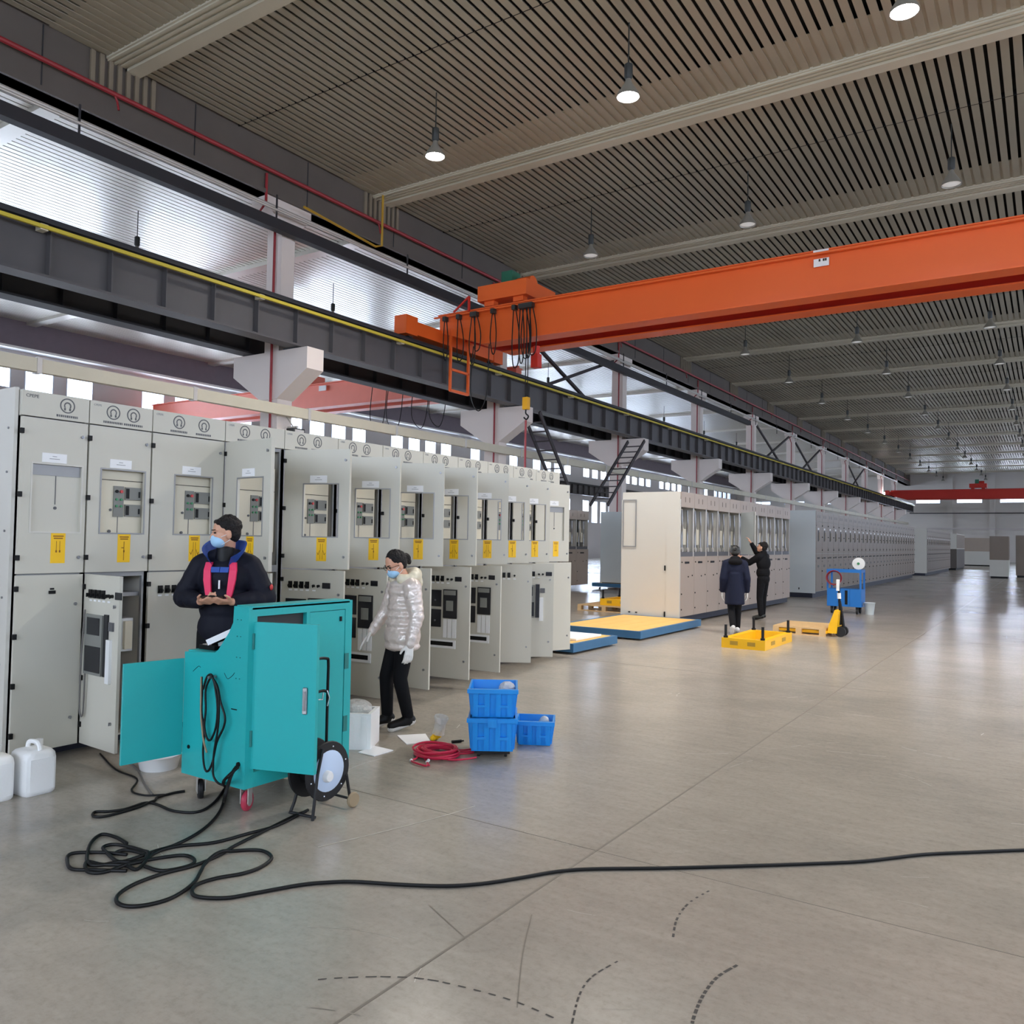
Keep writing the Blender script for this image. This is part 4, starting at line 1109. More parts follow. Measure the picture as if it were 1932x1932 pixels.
MB().cyl((cx(-3.85), cy(3.075), 0.3), (cx(-3.85), cy(3.085), 0.3), 0.014, n=10).build('cable_gland', 'black', sp)
# bottom skirt and casters
def caster(name, x, y, wheel, ang):
    c = empty(name); c.parent = cart; c.location = (cx(x), cy(y), 0); c.rotation_euler = (0, 0, ang)
    MB().box(-0.035, 0.035, -0.03, 0.03, 0.155, 0.165).box(-0.026, -0.02, -0.02, 0.03, 0.05, 0.155).box(0.02, 0.026, -0.02, 0.03, 0.05, 0.155).box(-0.02, 0.02, -0.02, 0.03, 0.135, 0.155).build('fork', 'alu', c)
    MB().lathe([(0.012, -0.016), (0.05, -0.016), (0.058, -0.008), (0.058, 0.008), (0.05, 0.016), (0.012, 0.016)], (0, 0.02, 0.058), 16, 'x').build('wheel', wheel, c, True)
    MB().lathe([(0.002, -0.019), (0.03, -0.018), (0.03, 0.018), (0.002, 0.019)], (0, 0.02, 0.058), 12, 'x').build('hub', 'alu', c, True)
caster('caster', -3.90, 3.18, 'caster_red', R(25)); caster('caster', -4.30, 3.17, 'rubber', R(60)); caster('caster', -3.90, 3.82, 'rubber', R(10)); caster('caster', -4.30, 3.82, 'rubber', R(-20))
tag(cart, 'teal wheeled test console with two doors hanging open beside the man', 'console')
# hanging coil on its side
r = empty('cable_coil', (-4.1, 3.06, 0))
MB().tube(smooth_path([(p[0] + 4.1, p[1] - 3.06, p[2]) for p in COIL], 5), 0.0065, 6).build('cable_loops', 'cable', r, True)
MB().tube(smooth_path([(p[0] + 4.1, p[1] - 3.06 - 0.008, p[2]) for p in COIL2], 5), 0.0065, 6).build('cable_tail', 'cable', r, True)
P0 = COIL[0]
MB().tube(smooth_path([(P0[0] + 4.1, -0.012, P0[2]), (P0[0] + 4.105, -0.014, P0[2] - 0.1), (P0[0] + 4.11, -0.014, P0[2] - 0.22), (P0[0] + 4.14, -0.014, P0[2] - 0.36), (P0[0] + 4.17, -0.012, P0[2] - 0.43)], 5), 0.006, 6).build('copper_tail', 'wheel_tan', r, True)
MB().cyl((COIL[4][0] + 4.1, 0.022, COIL[4][2] - 0.01), (COIL[4][0] + 4.1, -0.03, COIL[4][2] - 0.01), 0.008, n=8).build('hook', 'steel', r)
tag(r, 'black cable coil hung on the teal console side', 'cable')
# things on the console desk
o = MB().box(-0.12, 0.12, -0.16, 0.16, -0.015, 0.02).build('paper_pad', 'paper', loc=(-4.17, 3.30, 1.02), rot=(R(8), R(-24), R(20)))
tag(o, 'thick white paper stack leaning on the teal console slope', 'paper')
o = MB().box(-0.1, 0.1, -0.14, 0.14, 0, 0.02).build('loose_sheets', 'paper', loc=(-4.12, 3.34, 0.96), rot=(0, R(-20), R(5)))
tag(o, 'loose white sheets under the paper stack on the console', 'paper')
r = empty('instrument', (-4.29, 3.27, 0.9))
MB().box(-0.07, 0.08, -0.1, 0.1, 0.0, 0.025).build('case', 'black', r)
MB().sph((0.02, 0.0, 0.045), (0.055, 0.075, 0.04), 10, 6).build('pouch', 'black', r, True)
MB().box(-0.06, 0.0, -0.08, 0.06, 0.025, 0.029).build('key_strip', 'alu', r)
tag(r, 'small black instrument with a pouch on the console desk', 'instrument')

# ------------------------------------------------------------------ cable reel on wheels
r = empty('cable_reel', (-3.55, 3.43, 0))
for x, nm in ((0.05, 'reel_disc'), (-0.09, 'reel_disc')):
    MB().lathe([(0.02, x - 0.008), (0.165, x - 0.008), (0.17, x), (0.165, x + 0.008), (0.02, x + 0.008)], (0, 0, 0.245), 32, 'x').build(nm, 'rubber', r, True)
MB().cyl((-0.09, 0, 0.245), (0.05, 0, 0.245), 0.1, n=20).build('cable_drum', 'cable', r, True)
MB().lathe([(0.002, 0.062), (0.115, 0.06), (0.118, 0.058), (0.002, 0.056)], (0, 0.005, 0.245), 32, 'x').build('face_plate', 'reel_plate', r, True)
MB().lathe([(0.002, 0.092), (0.026, 0.09), (0.032, 0.08), (0.034, 0.06)], (0, -0.015, 0.22), 20, 'x').build('hub', 'white_plastic', r, True)
for k in range(6):
    t = 2 * pi * k / 6 + 0.3
    MB().sph((0.06, 0.14 * cos(t), 0.245 + 0.14 * sin(t)), 0.006, 6, 4).build('bolt', 'chrome', r)
MB().tube([(0.08, -0.135, 0.003), (0.08, -0.13, 0.05), (0.08, -0.105, 0.25), (0.07, -0.06, 0.385)], 0.009, 8).tube([(-0.11, -0.13, 0.003), (-0.11, -0.1, 0.06), (-0.11, 0.0, 0.34)], 0.009, 8).tube([(0.075, 0.13, 0.2), (0.075, 0.165, 0.05)], 0.009, 8).tube([(-0.11, 0.0, 0.3), (-0.11, 0.16, 0.06)], 0.009, 8).tube([(-0.11, -0.13, 0.012), (0.075, -0.11, 0.012)], 0.009, 8).tube([(-0.11, 0.165, 0.05), (0.09, 0.165, 0.05)], 0.008, 8).build('stand', 'rubber', r, True)
for x in (0.095, -0.125): MB().lathe([(0.008, -0.012), (0.04, -0.012), (0.046, 0), (0.04, 0.012), (0.008, 0.012)], (x, 0.17, 0.046), 18, 'x').build('wheel', 'wheel_tan', r, True)
MB().tube(smooth_path([(0.0, 0.035, 0.34), (0.0, 0.035, 0.7), (0.0, 0.035, 0.86), (0.0, 0.02, 0.885), (0.0, -0.05, 0.89), (0.0, -0.065, 0.87), (0.0, -0.065, 0.72), (0.0, -0.06, 0.7), (0.0, 0.0, 0.7), (0.0, 0.03, 0.69)], 5), 0.0085, 8).build('pull_handle', 'black', r, True)
MB().tube([(0.0, -0.055, 0.69), (0.0, -0.05, 0.655), (0.0, -0.005, 0.65), (0.0, 0.0, 0.69)], 0.004, 6).tube([(0.01, 0.02, 0.7), (0.02, 0.03, 0.66), (0.015, 0.02, 0.61)], 0.004, 6).build('cord_hook', 'chrome', r, True)
tag(r, 'black wheeled cable reel with pale blue plate in front of the console', 'cable reel')

# ------------------------------------------------------------------ cables on the floor
def floor_cable(name, pts, rad, m, label, lift=None):
    P = smooth_path([(x, y, rad) for x, y in pts], 6)
    seen = []
    # later passes climb over earlier ones
    for i, p in enumerate(P):
        for j in range(0, max(0, i - 14)):
            if (P[j].xy - p.xy).length < rad * 1.6:
                p.z = max(p.z, min(P[j].z + rad * 1.5, rad * 5)); break
    for _ in range(3):
        z = [p.z for p in P]
        for i in range(1, len(P) - 1): P[i].z = max(rad, (z[i - 1] + z[i] * 2 + z[i + 1]) / 4)
    c = Vector((P[0].x, P[0].y, 0))
    r = MB().tube([p - c for p in P], rad, 8).build(name, m, None, True)
    r.location = c
    tag(r, label, 'cable')
floor_cable('floor_cable', LONG, 0.0088, 'cable', 'long black cable looping and then running right across the floor')
floor_cable('floor_cable.001', REELPILE, 0.0088, 'cable', 'black cable leading from the reel into the tangled pile')
floor_cable('floor_cable.002', CARTPILE, 0.0088, 'cable', 'black cable curling from the console into the tangled pile')
floor_cable('floor_cable.003', BIGLOOP, 0.0085, 'cable', 'slack black cable loop lying at the left of the tangled pile')
floor_cable('floor_cable.004', CART2, 0.008, 'cable', 'black cable loop on the floor beside the console front caster')
floor_cable('floor_cable.005', THIN1, 0.006, 'cable_grey', 'short thin grey lead under the left open console door')
floor_cable('floor_cable.006', THIN2, 0.006, 'cable', 'thin dark lead running from the second cabinet towards the console')
# riser from gland to floor
r = MB().tube(smooth_path([(0, 0, 0.29), (0.015, -0.05, 0.25), (0.0, -0.08, 0.12), (CARTPILE[0][0] + 3.85, CARTPILE[0][1] - 3.07, 0.012)], 6), 0.0105, 8).tube(smooth_path([(0.012, 0, 0.29), (-0.03, -0.06, 0.22), (CART2[0][0] + 3.85, CART2[0][1] - 3.07, 0.012)], 6), 0.009, 8).build('gland_cable', 'cable', None, True)
r.location = (-3.85, 3.07, 0)
tag(r, 'pair of black cables dropping from the console side to the floor', 'cable')
def mark_path(pts, w, m, duty, step, name='tyre_mark'):
    P = smooth_path([(x, y, 0.0014) for x, y in pts], 12); mb = MB(); acc = 0; on = True; i = 0
    # resample
    seg = []
    for i in range(len(P) - 1):
        L_ = (P[i + 1] - P[i]).length; n = max(1, int(L_ / 0.01))
        for k in range(n): seg.append(P[i].lerp(P[i + 1], k / n))
    seg.append(P[-1]); d = 0
    for i in range(len(seg) - 1):
        q = (seg[i + 1] - seg[i]); l = q.length; d += l
        if l < 1e-9: continue
        if (d % step) < step * duty:
            nrm = Vector((-q.y, q.x, 0)).normalized() * (w / 2)
            mb.add([seg[i] - nrm, seg[i] + nrm, seg[i + 1] + nrm, seg[i + 1] - nrm], [(0, 1, 2, 3)])
    if mb.f:
        o = mb.build(name, m, fl); o['kind'] = 'stuff'
mark_path(TA, 0.007, 'scuff_dark', 0.62, 0.058); mark_path(TB, 0.008, 'scuff_dark', 0.6, 0.045)
mark_path(TC, 0.012, 'scuff_dark', 0.7, 0.035); mark_path(TD, 0.010, 'scuff_dark', 0.5, 0.05)
rs_ = random.Random(11)
for k in range(70):
    x_ = rs_.uniform(-4.5, 1.2); y_ = rs_.uniform(1.8, 9.0); an_ = rs_.gauss(R(35), 0.7); ln_ = rs_.uniform(0.08, 0.5); bd_ = rs_.uniform(-0.15, 0.15)
    q0 = (x_, y_); q1 = (x_ + ln_ / 2 * cos(an_ + bd_), y_ + ln_ / 2 * sin(an_ + bd_)); q2 = (q1[0] + ln_ / 2 * cos(an_ - bd_), q1[1] + ln_ / 2 * sin(an_ - bd_))
    mark_path([q0, q1, q2], rs_.uniform(0.002, 0.005), rs_.choice(['scuff_faint', 'scuff_pale', 'scuff_pale']), rs_.uniform(0.6, 1.0), rs_.uniform(0.1, 0.3), 'scratch')
mark_path(SL, 0.008, 'scuff_light', 1.0, 1.0, 'scratch'); mark_path(SL2, 0.004, 'joint', 1.0, 1.0, 'scratch'); mark_path(SL3, 0.004, 'joint', 1.0, 1.0, 'scratch')

# ------------------------------------------------------------------ boxes, crates and litter around the woman
def crate(name, loc, rz, w, d, h, label, group=None, latch=False):
    r = empty(name, loc, rz); t = 0.006; tp = 0.02
    def wall(side):
        mb = MB()
        return mb
    shell = MB()
    a0, b0 = w / 2 - tp, d / 2 - tp; a1, b1 = w / 2, d / 2
    o = [(-a0, -b0, 0), (a0, -b0, 0), (a0, b0, 0), (-a0, b0, 0), (-a1, -b1, h), (a1, -b1, h), (a1, b1, h), (-a1, b1, h)]
    i_ = [(-a0 + t, -b0 + t, t), (a0 - t, -b0 + t, t), (a0 - t, b0 - t, t), (-a0 + t, b0 - t, t), (-a1 + t, -b1 + t, h), (a1 - t, -b1 + t, h), (a1 - t, b1 - t, h), (-a1 + t, b1 - t, h)]
    fs = [(3, 2, 1, 0)]
    for k in range(4):
        j = (k + 1) % 4
        fs += [(k, j, 4 + j, 4 + k), (8 + j, 8 + k, 12 + k, 12 + j), (4 + k, 4 + j, 12 + j, 12 + k)]
    fs += [(8, 9, 10, 11)]
    shell.add(o + i_, fs); shell.build('shell', 'crate_blue', r)
    rim = MB().box(-a1 - 0.014, a1 + 0.014, -b1 - 0.03, -b1, h - 0.03, h).box(-a1 - 0.008, a1 + 0.008, b1, b1 + 0.008, h - 0.03, h).box(-a1 - 0.008, -a1, -b1, b1, h - 0.03, h).box(a1, a1 + 0.008, -b1, b1, h - 0.03, h)
    rim.build('rim', 'crate_blue', r)
    for q in (-0.36, -0.12, 0.12, 0.36):
        MB().bar((w * q, -b0 - 0.01, 0.01), (w * q, -b1 - 0.008, h - 0.03), 0.02, 0.036).build('rib', 'crate_blue', r)
        MB().bar((a0 + 0.004, d * q, 0.01), (a1 + 0.004, d * q, h - 0.03), 0.012, 0.012).build('rib', 'crate_blue', r)
        MB().bar((-a0 - 0.004, d * q, 0.01), (-a1 - 0.004, d * q, h - 0.03), 0.012, 0.012).build('rib', 'crate_blue', r)
    for sx in (-1, 1): MB().box(sx * w * 0.24 - w * 0.11, sx * w * 0.24 + w * 0.11, -b0 - 0.03, -b0 - 0.004, h * 0.36, h * 0.44).build('cross_rib', 'crate_blue', r)
    if latch: MB().box(-0.032, 0.032, -b1 - 0.045, -b1, h - 0.06, h + 0.004).build('latch', 'crate_blue', r)
    tag(r, label, 'crate', group)
    return r
RZ = R(33)
fw = Vector((-0.549, 0.836, 0))
c_ = Vector((-3.41, 4.98, 0)) + fw * 0.2
dk = MB().box(-0.13, 0.13, -0.17, 0.17, 0.03, 0.05).build('plastic_dolly', 'black', None, loc=tuple(c_), rot=(0, 0, RZ))
tag(dk, 'low black dolly under the blue crate stack', 'dolly')
for sx in (-1, 1):
    for sy in (-1, 1): MB().cyl((sx * 0.1 - 0.01, sy * 0.13, 0.015), (sx * 0.1 + 0.01, sy * 0.13, 0.015), 0.015, n=8).build('roller', 'rubber', dk)
crate('plastic_crate', (c_.x, c_.y, 0.05), RZ, 0.345, 0.40, 0.245, 'lower blue plastic crate of the stack of two', None, True)
crate('plastic_crate.001', (c_.x, c_.y, 0.297), RZ, 0.345, 0.40, 0.21, 'upper blue plastic crate of the stack of two')
r = MB().sph((0, 0, 0), (0.06, 0.07, 0.05), 10, 7).build('plastic_bag', 'clear_bag', None, True); q = c_ + Vector((0.836, 0.549, 0)) * 0.1 + fw * -0.05
r.location = (q.x, q.y, 0.49); tag(r, 'clear bag poking out of the upper blue crate', 'bag')
MB().sph((-0.02, -0.03, 0.0), 0.018, 8, 6).build('white_part', 'white_plastic', r)
c2_ = Vector((-3.38, 5.46, 0)) + fw * 0.14
crate('plastic_crate.002', (c2_.x + 0.03, c2_.y + 0.03, 0.0), R(28), 0.29, 0.26, 0.19, 'small open blue crate standing right of the crate stack')
r = MB().sph((0, 0, 0), (0.045, 0.03, 0.06), 9, 6).build('crumpled_bag', 'bag', None, True, loc=(c2_.x + 0.08, c2_.y + 0.08, 0.15), rot=(0.3, 0.4, 0.2))
tag(r, 'crumpled white bag inside the small blue crate', 'bag')
# foam box with clear bag
r = empty('foam_box', (-4.48, 4.68, 0), R(30))
MB().frame(0, 0, 0, 0, 0, 0, 0, 0, 0, 0) if False else None
MB().box(-0.15, 0.15, -0.15, -0.12, 0, 0.27).box(-0.15, 0.15, 0.12, 0.15, 0, 0.27).box(-0.15, -0.12, -0.12, 0.12, 0, 0.27).box(0.12, 0.15, -0.12, 0.12, 0, 0.27).box(-0.12, 0.12, -0.12, 0.12, 0, 0.03).build('box_body', 'foam', r)
for q in (-0.1, 0.0, 0.1): MB().box(q - 0.02, q + 0.02, -0.155, -0.15, 0.02, 0.25).build('moulded_rib', 'foam', r)
tag(r, 'white foam box standing beside the teal console', 'box')
r = MB().sph((0, 0, 0), (0.13, 0.12, 0.06), 12, 7).build('packing_bag', 'clear_bag', None, True, loc=(-4.48, 4.68, 0.285), rot=(0.1, 0.1, 0)); tag(r, 'crumpled clear plastic bag filling the white foam box', 'bag')
r = MB().sph((0, 0, 0), (0.06, 0.05, 0.03), 10, 6).build('dark_parts', 'black', None, True, loc=(-4.53, 4.62, 0.27)); tag(r, 'dark parts showing through the bag in the foam box', 'part')
# sheets of paper
def sheet(name, pts, label):
    c = Vector((sum(p[0] for p in pts) / len(pts), sum(p[1] for p in pts) / len(pts), 0))
    o = MB().prism([(p[0] - c.x, p[1] - c.y) for p in pts], 'z', 0.0005, 0.006).build(name, 'paper'); o.location = c
    tag(o, label, 'paper')
sheet('paper_sheet', [(-4.30, 4.52), (-4.13, 4.51), (-4.13, 4.72), (-4.33, 4.73)], 'white paper lying in front of the foam box')
sheet('paper_sheet.001', [(-4.42, 5.09), (-4.17, 4.92), (-4.07, 5.09), (-4.27, 5.27)], 'white paper lying by the woman\'s feet near the red cable')
# red cable heap
r = empty('red_cable_heap', (-3.80, 4.83, 0))
rr = random.Random(5)
for k in range(11):
    R0 = rr.uniform(0.10, 0.165); ph = rr.uniform(0, 6); ox, oy = rr.uniform(-.02, .02), rr.uniform(-.02, .02); z0 = 0.01 + 0.009 * (k // 2)
    pts = [(ox + R0 * (1 + 0.06 * sin(3 * t + ph)) * cos(t) * 1.05, oy + R0 * sin(t), z0 + 0.006 * sin(2 * t + ph)) for t in [2 * pi * q / 26 for q in range(26)]]
    MB().tube(pts, 0.0085, 6, True).build('cable_loop', 'red_cable', r, True)
TL = [[(-0.1, -0.1), (-0.03, -0.2), (-0.02, -0.27), (0.05, -0.3), (0.15, -0.31), (0.1, -0.24), (0.02, -0.17)],
      [(-0.02, -0.13), (0.08, -0.22), (0.16, -0.29)], [(0.1, -0.1), (0.2, -0.08), (0.27, -0.0), (0.3, 0.08)],
      [(0.0, 0.14), (0.1, 0.19), (0.14, 0.28)], [(0.05, 0.13), (0.14, 0.16), (0.2, 0.25)], [(0.12, 0.06), (0.19, 0.14), (0.2, 0.2)]]
for t_ in TL: MB().tube(smooth_path([(x, y, 0.012) for x, y in t_], 5), 0.007, 6).build('cable_end', 'red_cable', r, True)
for x, y in ((-0.02, -0.27), (0.1, -0.24), (0.08, -0.2)): MB().sph((x, y, 0.014), (0.012, 0.012, 0.012), 8, 5).build('connector', 'white_plastic', r)
tag(r, 'heap of coiled red cables on the floor', 'cable')
r = empty('small_parts_bag', (-4.07, 5.17, 0))
MB().lathe([(0.001, 0.055), (0.05, 0.055), (0.045, 0.09), (0.045, 0.14), (0.06, 0.19), (0.055, 0.2), (0.04, 0.14), (0.03, 0.1)], (0, 0, 0.0), 12).build('bag_film', 'clear_bag', r, True, rot=(0, R(12), 0))
for q in range(7): MB().sph((rr.uniform(-.03, .03), rr.uniform(-.03, .03), 0.02 + 0.006 * q), 0.024, 8, 5).build('yellow_fitting', 'sticker', r)
tag(r, 'clear bag of yellow fittings standing behind the red cables', 'bag')
for k, (x, y, a) in enumerate(((-4.02, 5.02, 0.4), (-3.9, 5.2, 1.0))):
    o = MB().cyl((-0.04, 0, 0.012), (0.04, 0, 0.012), 0.012, n=8).cyl((0.04, 0, 0.012), (0.06, 0, 0.012), 0.006, n=6).build('tool', 'black', None, True, loc=(x, y, 0), rot=(0, 0, a))
    tag(o, ('small black tool lying beside the bag of yellow fittings', 'small black tool lying right of the red cable heap')[k], 'tool')
# plastic canisters at the left edge
def canister(name, x, y, label):
    r = empty(name, (x, y, 0))
    n = 28; mb = MB(); vs = []; lv = [(0.0, 0.9), (0.012, 0.98), (0.03, 1.0), (0.215, 1.0), (0.245, 0.95), (0.262, 0.8), (0.268, 0.5)]
    for z, sc in lv:
        for k in range(n):
            t_ = 2 * pi * (k + 0.5) / n; c__, s__ = cos(t_), sin(t_)
            f_ = (abs(c__) ** 6 + abs(s__) ** 6) ** (-1 / 6)
            vs.append((0.112 * sc * c__ * f_, 0.097 * sc * s__ * f_, z))
    fs = [(i_ * n + k, i_ * n + (k + 1) % n, (i_ + 1) * n + (k + 1) % n, (i_ + 1) * n + k) for i_ in range(len(lv) - 1) for k in range(n)] + [tuple(range(n))[::-1], tuple(range((len(lv) - 1) * n, len(lv) * n))]
    mb.add(vs, fs).build('tank', 'foam', r, True)
    MB().tube(smooth_path([(-0.07, 0, 0.262), (-0.05, 0, 0.3), (0.05, 0, 0.305), (0.08, 0, 0.262)], 4), 0.014, 8).build('grip', 'foam', r, True)
    MB().cyl((-0.06, 0.06, 0.265), (-0.06, 0.06, 0.3), 0.025, n=14).build('cap', 'white_plastic', r, True)
    MB().box(0.108, 0.113, -0.07, 0.07, 0.03, 0.22).build('side_panel', 'foam', r)
    tag(r, label, 'canister')
canister('canister', -5.24, 2.655, 'white plastic canister in front of the first cabinet, right one of two')
canister('canister.001', -5.28, 2.43, 'white plastic canister at the left picture edge, left one of two')
r = empty('wash_basin', (-5.1, 3.42, 0))
MB().lathe([(0.001, 0.0), (0.12, 0.0), (0.138, 0.08), (0.146, 0.09), (0.142, 0.094), (0.125, 0.08), (0.11, 0.01), (0.001, 0.008)], n=24).build('bowl', 'white_plastic', r, True)
tag(r, 'white plastic basin under the left open console door', 'basin')

# ------------------------------------------------------------------ pallets, frames and carts farther back
def yellow_frame(name, x0, x1, y0, y1, z0, label):
    r = empty(name, ((x0 + x1) / 2, (y0 + y1) / 2, z0)); a = (x1 - x0) / 2; b = (y1 - y0) / 2; h = 0.15
    MB().box(-a, a, -b, -b + 0.1, 0, h).box(-a, a, b - 0.1, b, 0, h).box(-a, -a + 0.1, -b + 0.1, b - 0.1, 0, h).box(a - 0.1, a, -b + 0.1, b - 0.1, 0, h).build('frame', 'yellow', r)
    for q in (-0.45, 0.35):
        MB().box(a * q - 0.05, a * q + 0.07, -b - 0.004, -b, 0.05, 0.11).build('fork_pocket', 'pipe_yellow', r)
        MB().box(a, a + 0.004, b * q - 0.1, b * q + 0.1, 0.05, 0.11).build('fork_pocket', 'pipe_yellow', r)
    for sx in (-1, 1):
        for sy in (-1, 1):
            MB().cyl((sx * (a - 0.05), sy * (b - 0.05), h), (sx * (a - 0.05), sy * (b - 0.05), h + 0.2), 0.022, n=8).cyl((sx * (a - 0.05), sy * (b - 0.05), h), (sx * (a - 0.05), sy * (b - 0.05), h + 0.03), 0.035, n=8).build('pin', 'black', r)
    tag(r, label, 'frame')
yellow_frame('lifting_frame', -4.25, -3.58, 12.42, 13.95, 0, 'yellow steel frame with four black pins on the open floor')
yellow_frame('lifting_frame.001', -8.62, -7.8, 16.85, 17.8, 0.145, 'yellow steel frame resting on a wooden pallet behind the second row corner')
def pallet(name, x0, x1, y0, y1, label):
    r = empty(name, ((x0 + x1) / 2, (y0 + y1) / 2, 0)); a = (x1 - x0) / 2; b = (y1 - y0) / 2
    n = 6
    for k in range(n):
        y = -b + 2 * b * k / n
        MB().box(-a, a, y + 0.01, y + 2 * b / n - 0.02, 0.115, 0.142).build('deck_board', 'wood', r)
    for y in (-b, -0.05, b - 0.1):
        MB().box(-a, a, y, y + 0.1, 0.0, 0.02).build('base_board', 'wood', r)
        for x in (-a, -0.05, a - 0.1): MB().box(x, x + 0.1, y, y + 0.1, 0.02, 0.115).build('block', 'wood', r)
    tag(r, label, 'pallet')
pallet('wooden_pallet', -4.2, -3.3, 15.05, 16.2, 'pale wooden pallet with a yellow pallet truck beside it')
pallet('wooden_pallet.001', -9.15, -7.8, 16.75, 17.9, 'wooden pallet carrying a yellow frame behind the second row corner')
r = empty('pallet_truck', (-3.18, 15.25, 0))
MB().prism([(-0.1, 0.06), (0.05, 0.06), (0.08, 0.45), (0.02, 0.47), (-0.08, 0.2)], 'y', -0.1, 0.3).build('mast_body', 'yellow', r)
for y in (-0.08, 0.28): MB().box(-1.0, -0.1, y - 0.06, y + 0.06, 0.05, 0.10).build('fork', 'yellow', r)
for y in (-0.02, 0.2): MB().lathe([(0.02, -0.03), (0.09, -0.03), (0.09, 0.03), (0.02, 0.03)], (0.1, y, 0.09), 16, 'y').build('wheel', 'rubber', r, True)
hd = MB().tube([(0.08, 0.1, 0.2), (0.06, 0.1, 0.6), (0.04, 0.1, 1.0)], 0.02, 8).tube([(0.13, 0.1, 0.15), (0.1, 0.1, 0.4), (0.06, 0.1, 0.62)], 0.025, 8).build('tow_handle', 'black', r, True)
MB().cyl((0.055, 0.1, 0.66), (0.05, 0.1, 0.76), 0.032, n=10).box(0.01, 0.06, 0.07, 0.13, 0.8, 1.0).build('white_grip', 'white_plastic', hd)
tag(r, 'yellow pallet truck with black upright handle', 'pallet truck')
r = empty('tool_cart', (-4.06, 20.7, 0))
for k in range(3): MB().box(-0.38 + 0.255 * k, -0.13 + 0.255 * k, -0.25, 0.25, 0.17, 0.58).build('cart_box', 'cart_blue', r)
MB().box(0.02, 0.08, -0.256, -0.25, 0.22, 0.55).build('black_slot', 'black', r)
for sx in (-0.37, 0.36):
    for sy in (-0.22, 0.22): MB().box(sx - 0.02, sx + 0.02, sy - 0.02, sy + 0.02, 0.58, 1.0).build('post', 'cart_blue', r)
MB().box(-0.39, 0.38, -0.25, -0.2, 0.97, 1.04).box(-0.39, 0.38, 0.2, 0.25, 0.97, 1.04).box(-0.39, -0.34, -0.2, 0.2, 0.97, 1.04).box(0.33, 0.38, -0.2, 0.2, 0.97, 1.04).build('top_rail', 'cart_blue', r)
for sx in (-0.28, 0.28):
    for sy in (-0.18, 0.18): MB().lathe([(0.01, -0.02), (0.065, -0.02), (0.065, 0.02), (0.01, 0.02)], (sx, sy, 0.066), 14, 'x').box(sx - 0.03, sx + 0.03, sy - 0.02, sy + 0.02, 0.1, 0.17).build('caster', 'rubber', r, True)
tag(r, 'blue tool cart with an open upper frame in front of the third row', 'cart')
o = MB().lathe([(0.001, -0.03), (0.02, -0.03), (0.14, -0.02), (0.14, 0.02), (0.001, 0.03)], (0, 0, 0), 20, 'y').build('cable_spool', 'white_plastic', None, True, loc=(-3.75, 20.52, 1.185)); tag(o, 'white disc spool on top of the blue tool cart', 'spool')
MB().cyl((0, -0.045, 0), (0, -0.03, 0), 0.03, n=12).build('green_hub', 'lamp_green', o)
r = empty('hanging_coil', (-4.27, 20.42, 0.84))
for k in range(5): MB().tube([((0.15 + 0.006 * k) * cos(t), -0.01 * k, (0.15 + 0.005 * k) * sin(t)) for t in [2 * pi * q / 22 for q in range(22)]], 0.01, 6, True).build('cable_loop', 'cable' if k % 2 else 'rust_red', r, True)
tag(r, 'dark cable coil hanging on the left of the blue tool cart', 'cable')
r = empty('bucket', (-3.54, 20.7, 0.0))
MB().lathe([(0.001, 0), (0.09, 0), (0.12, 0.26), (0.13, 0.27), (0.12, 0.28), (0.1, 0.27), (0.08, 0.02), (0.001, 0.02)], n=18).build('pail', 'cab_cool', r, True)
MB().box(-0.14, -0.1, -0.03, 0.03, 0.2, 0.26).build('hook', 'steel', r)
tag(r, 'grey bucket hung on the right side of the blue tool cart', 'bucket')

# ------------------------------------------------------------------ people
def vox(mb, voxel, it, name, m, parent):
    me = mb.mesh(name, m)
    o = bpy.data.objects.new('tmp', me); COL.objects.link(o)
    md = o.modifiers.new('r', 'REMESH'); md.mode = 'VOXEL'; md.voxel_size = voxel; md.adaptivity = 0
    if it:
        sm = o.modifiers.new('s', 'SMOOTH'); sm.iterations = it; sm.factor = 0.5
    bpy.context.view_layer.update()
    me2 = bpy.data.meshes.new_from_object(o.evaluated_get(bpy.context.evaluated_depsgraph_get()))
    bpy.data.objects.remove(o); bpy.data.meshes.remove(me)
    me2.name = name
    me2.materials.clear(); me2.materials.append(MATS[m]); me2.shade_smooth()
    return put(name, me2, parent)
def hand_into(mb, wrist, d, n, side, curl=30, spread=0.0, s=1.0):
    """palm and five fingers; d pointing direction, n the way the palm faces, side +1 if the thumb lies along d x n"""
    w = Vector(wrist); d = Vector(d).normalized(); n = Vector(n); n = (n - d * n.dot(d)).normalized()
    t = d.cross(n) * side
    for q in (-0.026, -0.009, 0.009, 0.026):
        mb.cap(w + t * q * 0.6 * s, w + d * 0.085 * s + t * q * s, 0.0135 * s, 0.012 * s, 8)
    L = [0.062, 0.074, 0.080, 0.072]
    for k, q in enumerate((-0.029, -0.0105, 0.0095, 0.029)):
        p = w + d * 0.085 * s + t * q * s; a = R(curl * 0.6)
        dd = d + t * (q * spread * 20)
        for j, fr_ in enumerate((0.45, 0.32, 0.23)):
            v = (dd.normalized() * cos(a) + n * sin(a)).normalized()
            p2 = p + v * L[k] * fr_ * s * 1.15
            mb.cap(p, p2, (0.0098 - 0.0012 * j) * s, (0.0092 - 0.0012 * j) * s, 8); p = p2; a += R(curl)
    p = w + d * 0.02 * s + t * 0.024 * s
    p1 = p + (d * 0.75 + t * 0.75 + n * 0.25).normalized() * 0.042 * s
    p2 = p1 + (d * 0.95 + t * 0.25 + n * 0.35).normalized() * 0.034 * s
    mb.cap(p, p1, 0.0145 * s, 0.011 * s, 8); mb.cap(p1, p2, 0.011 * s, 0.009 * s, 8)
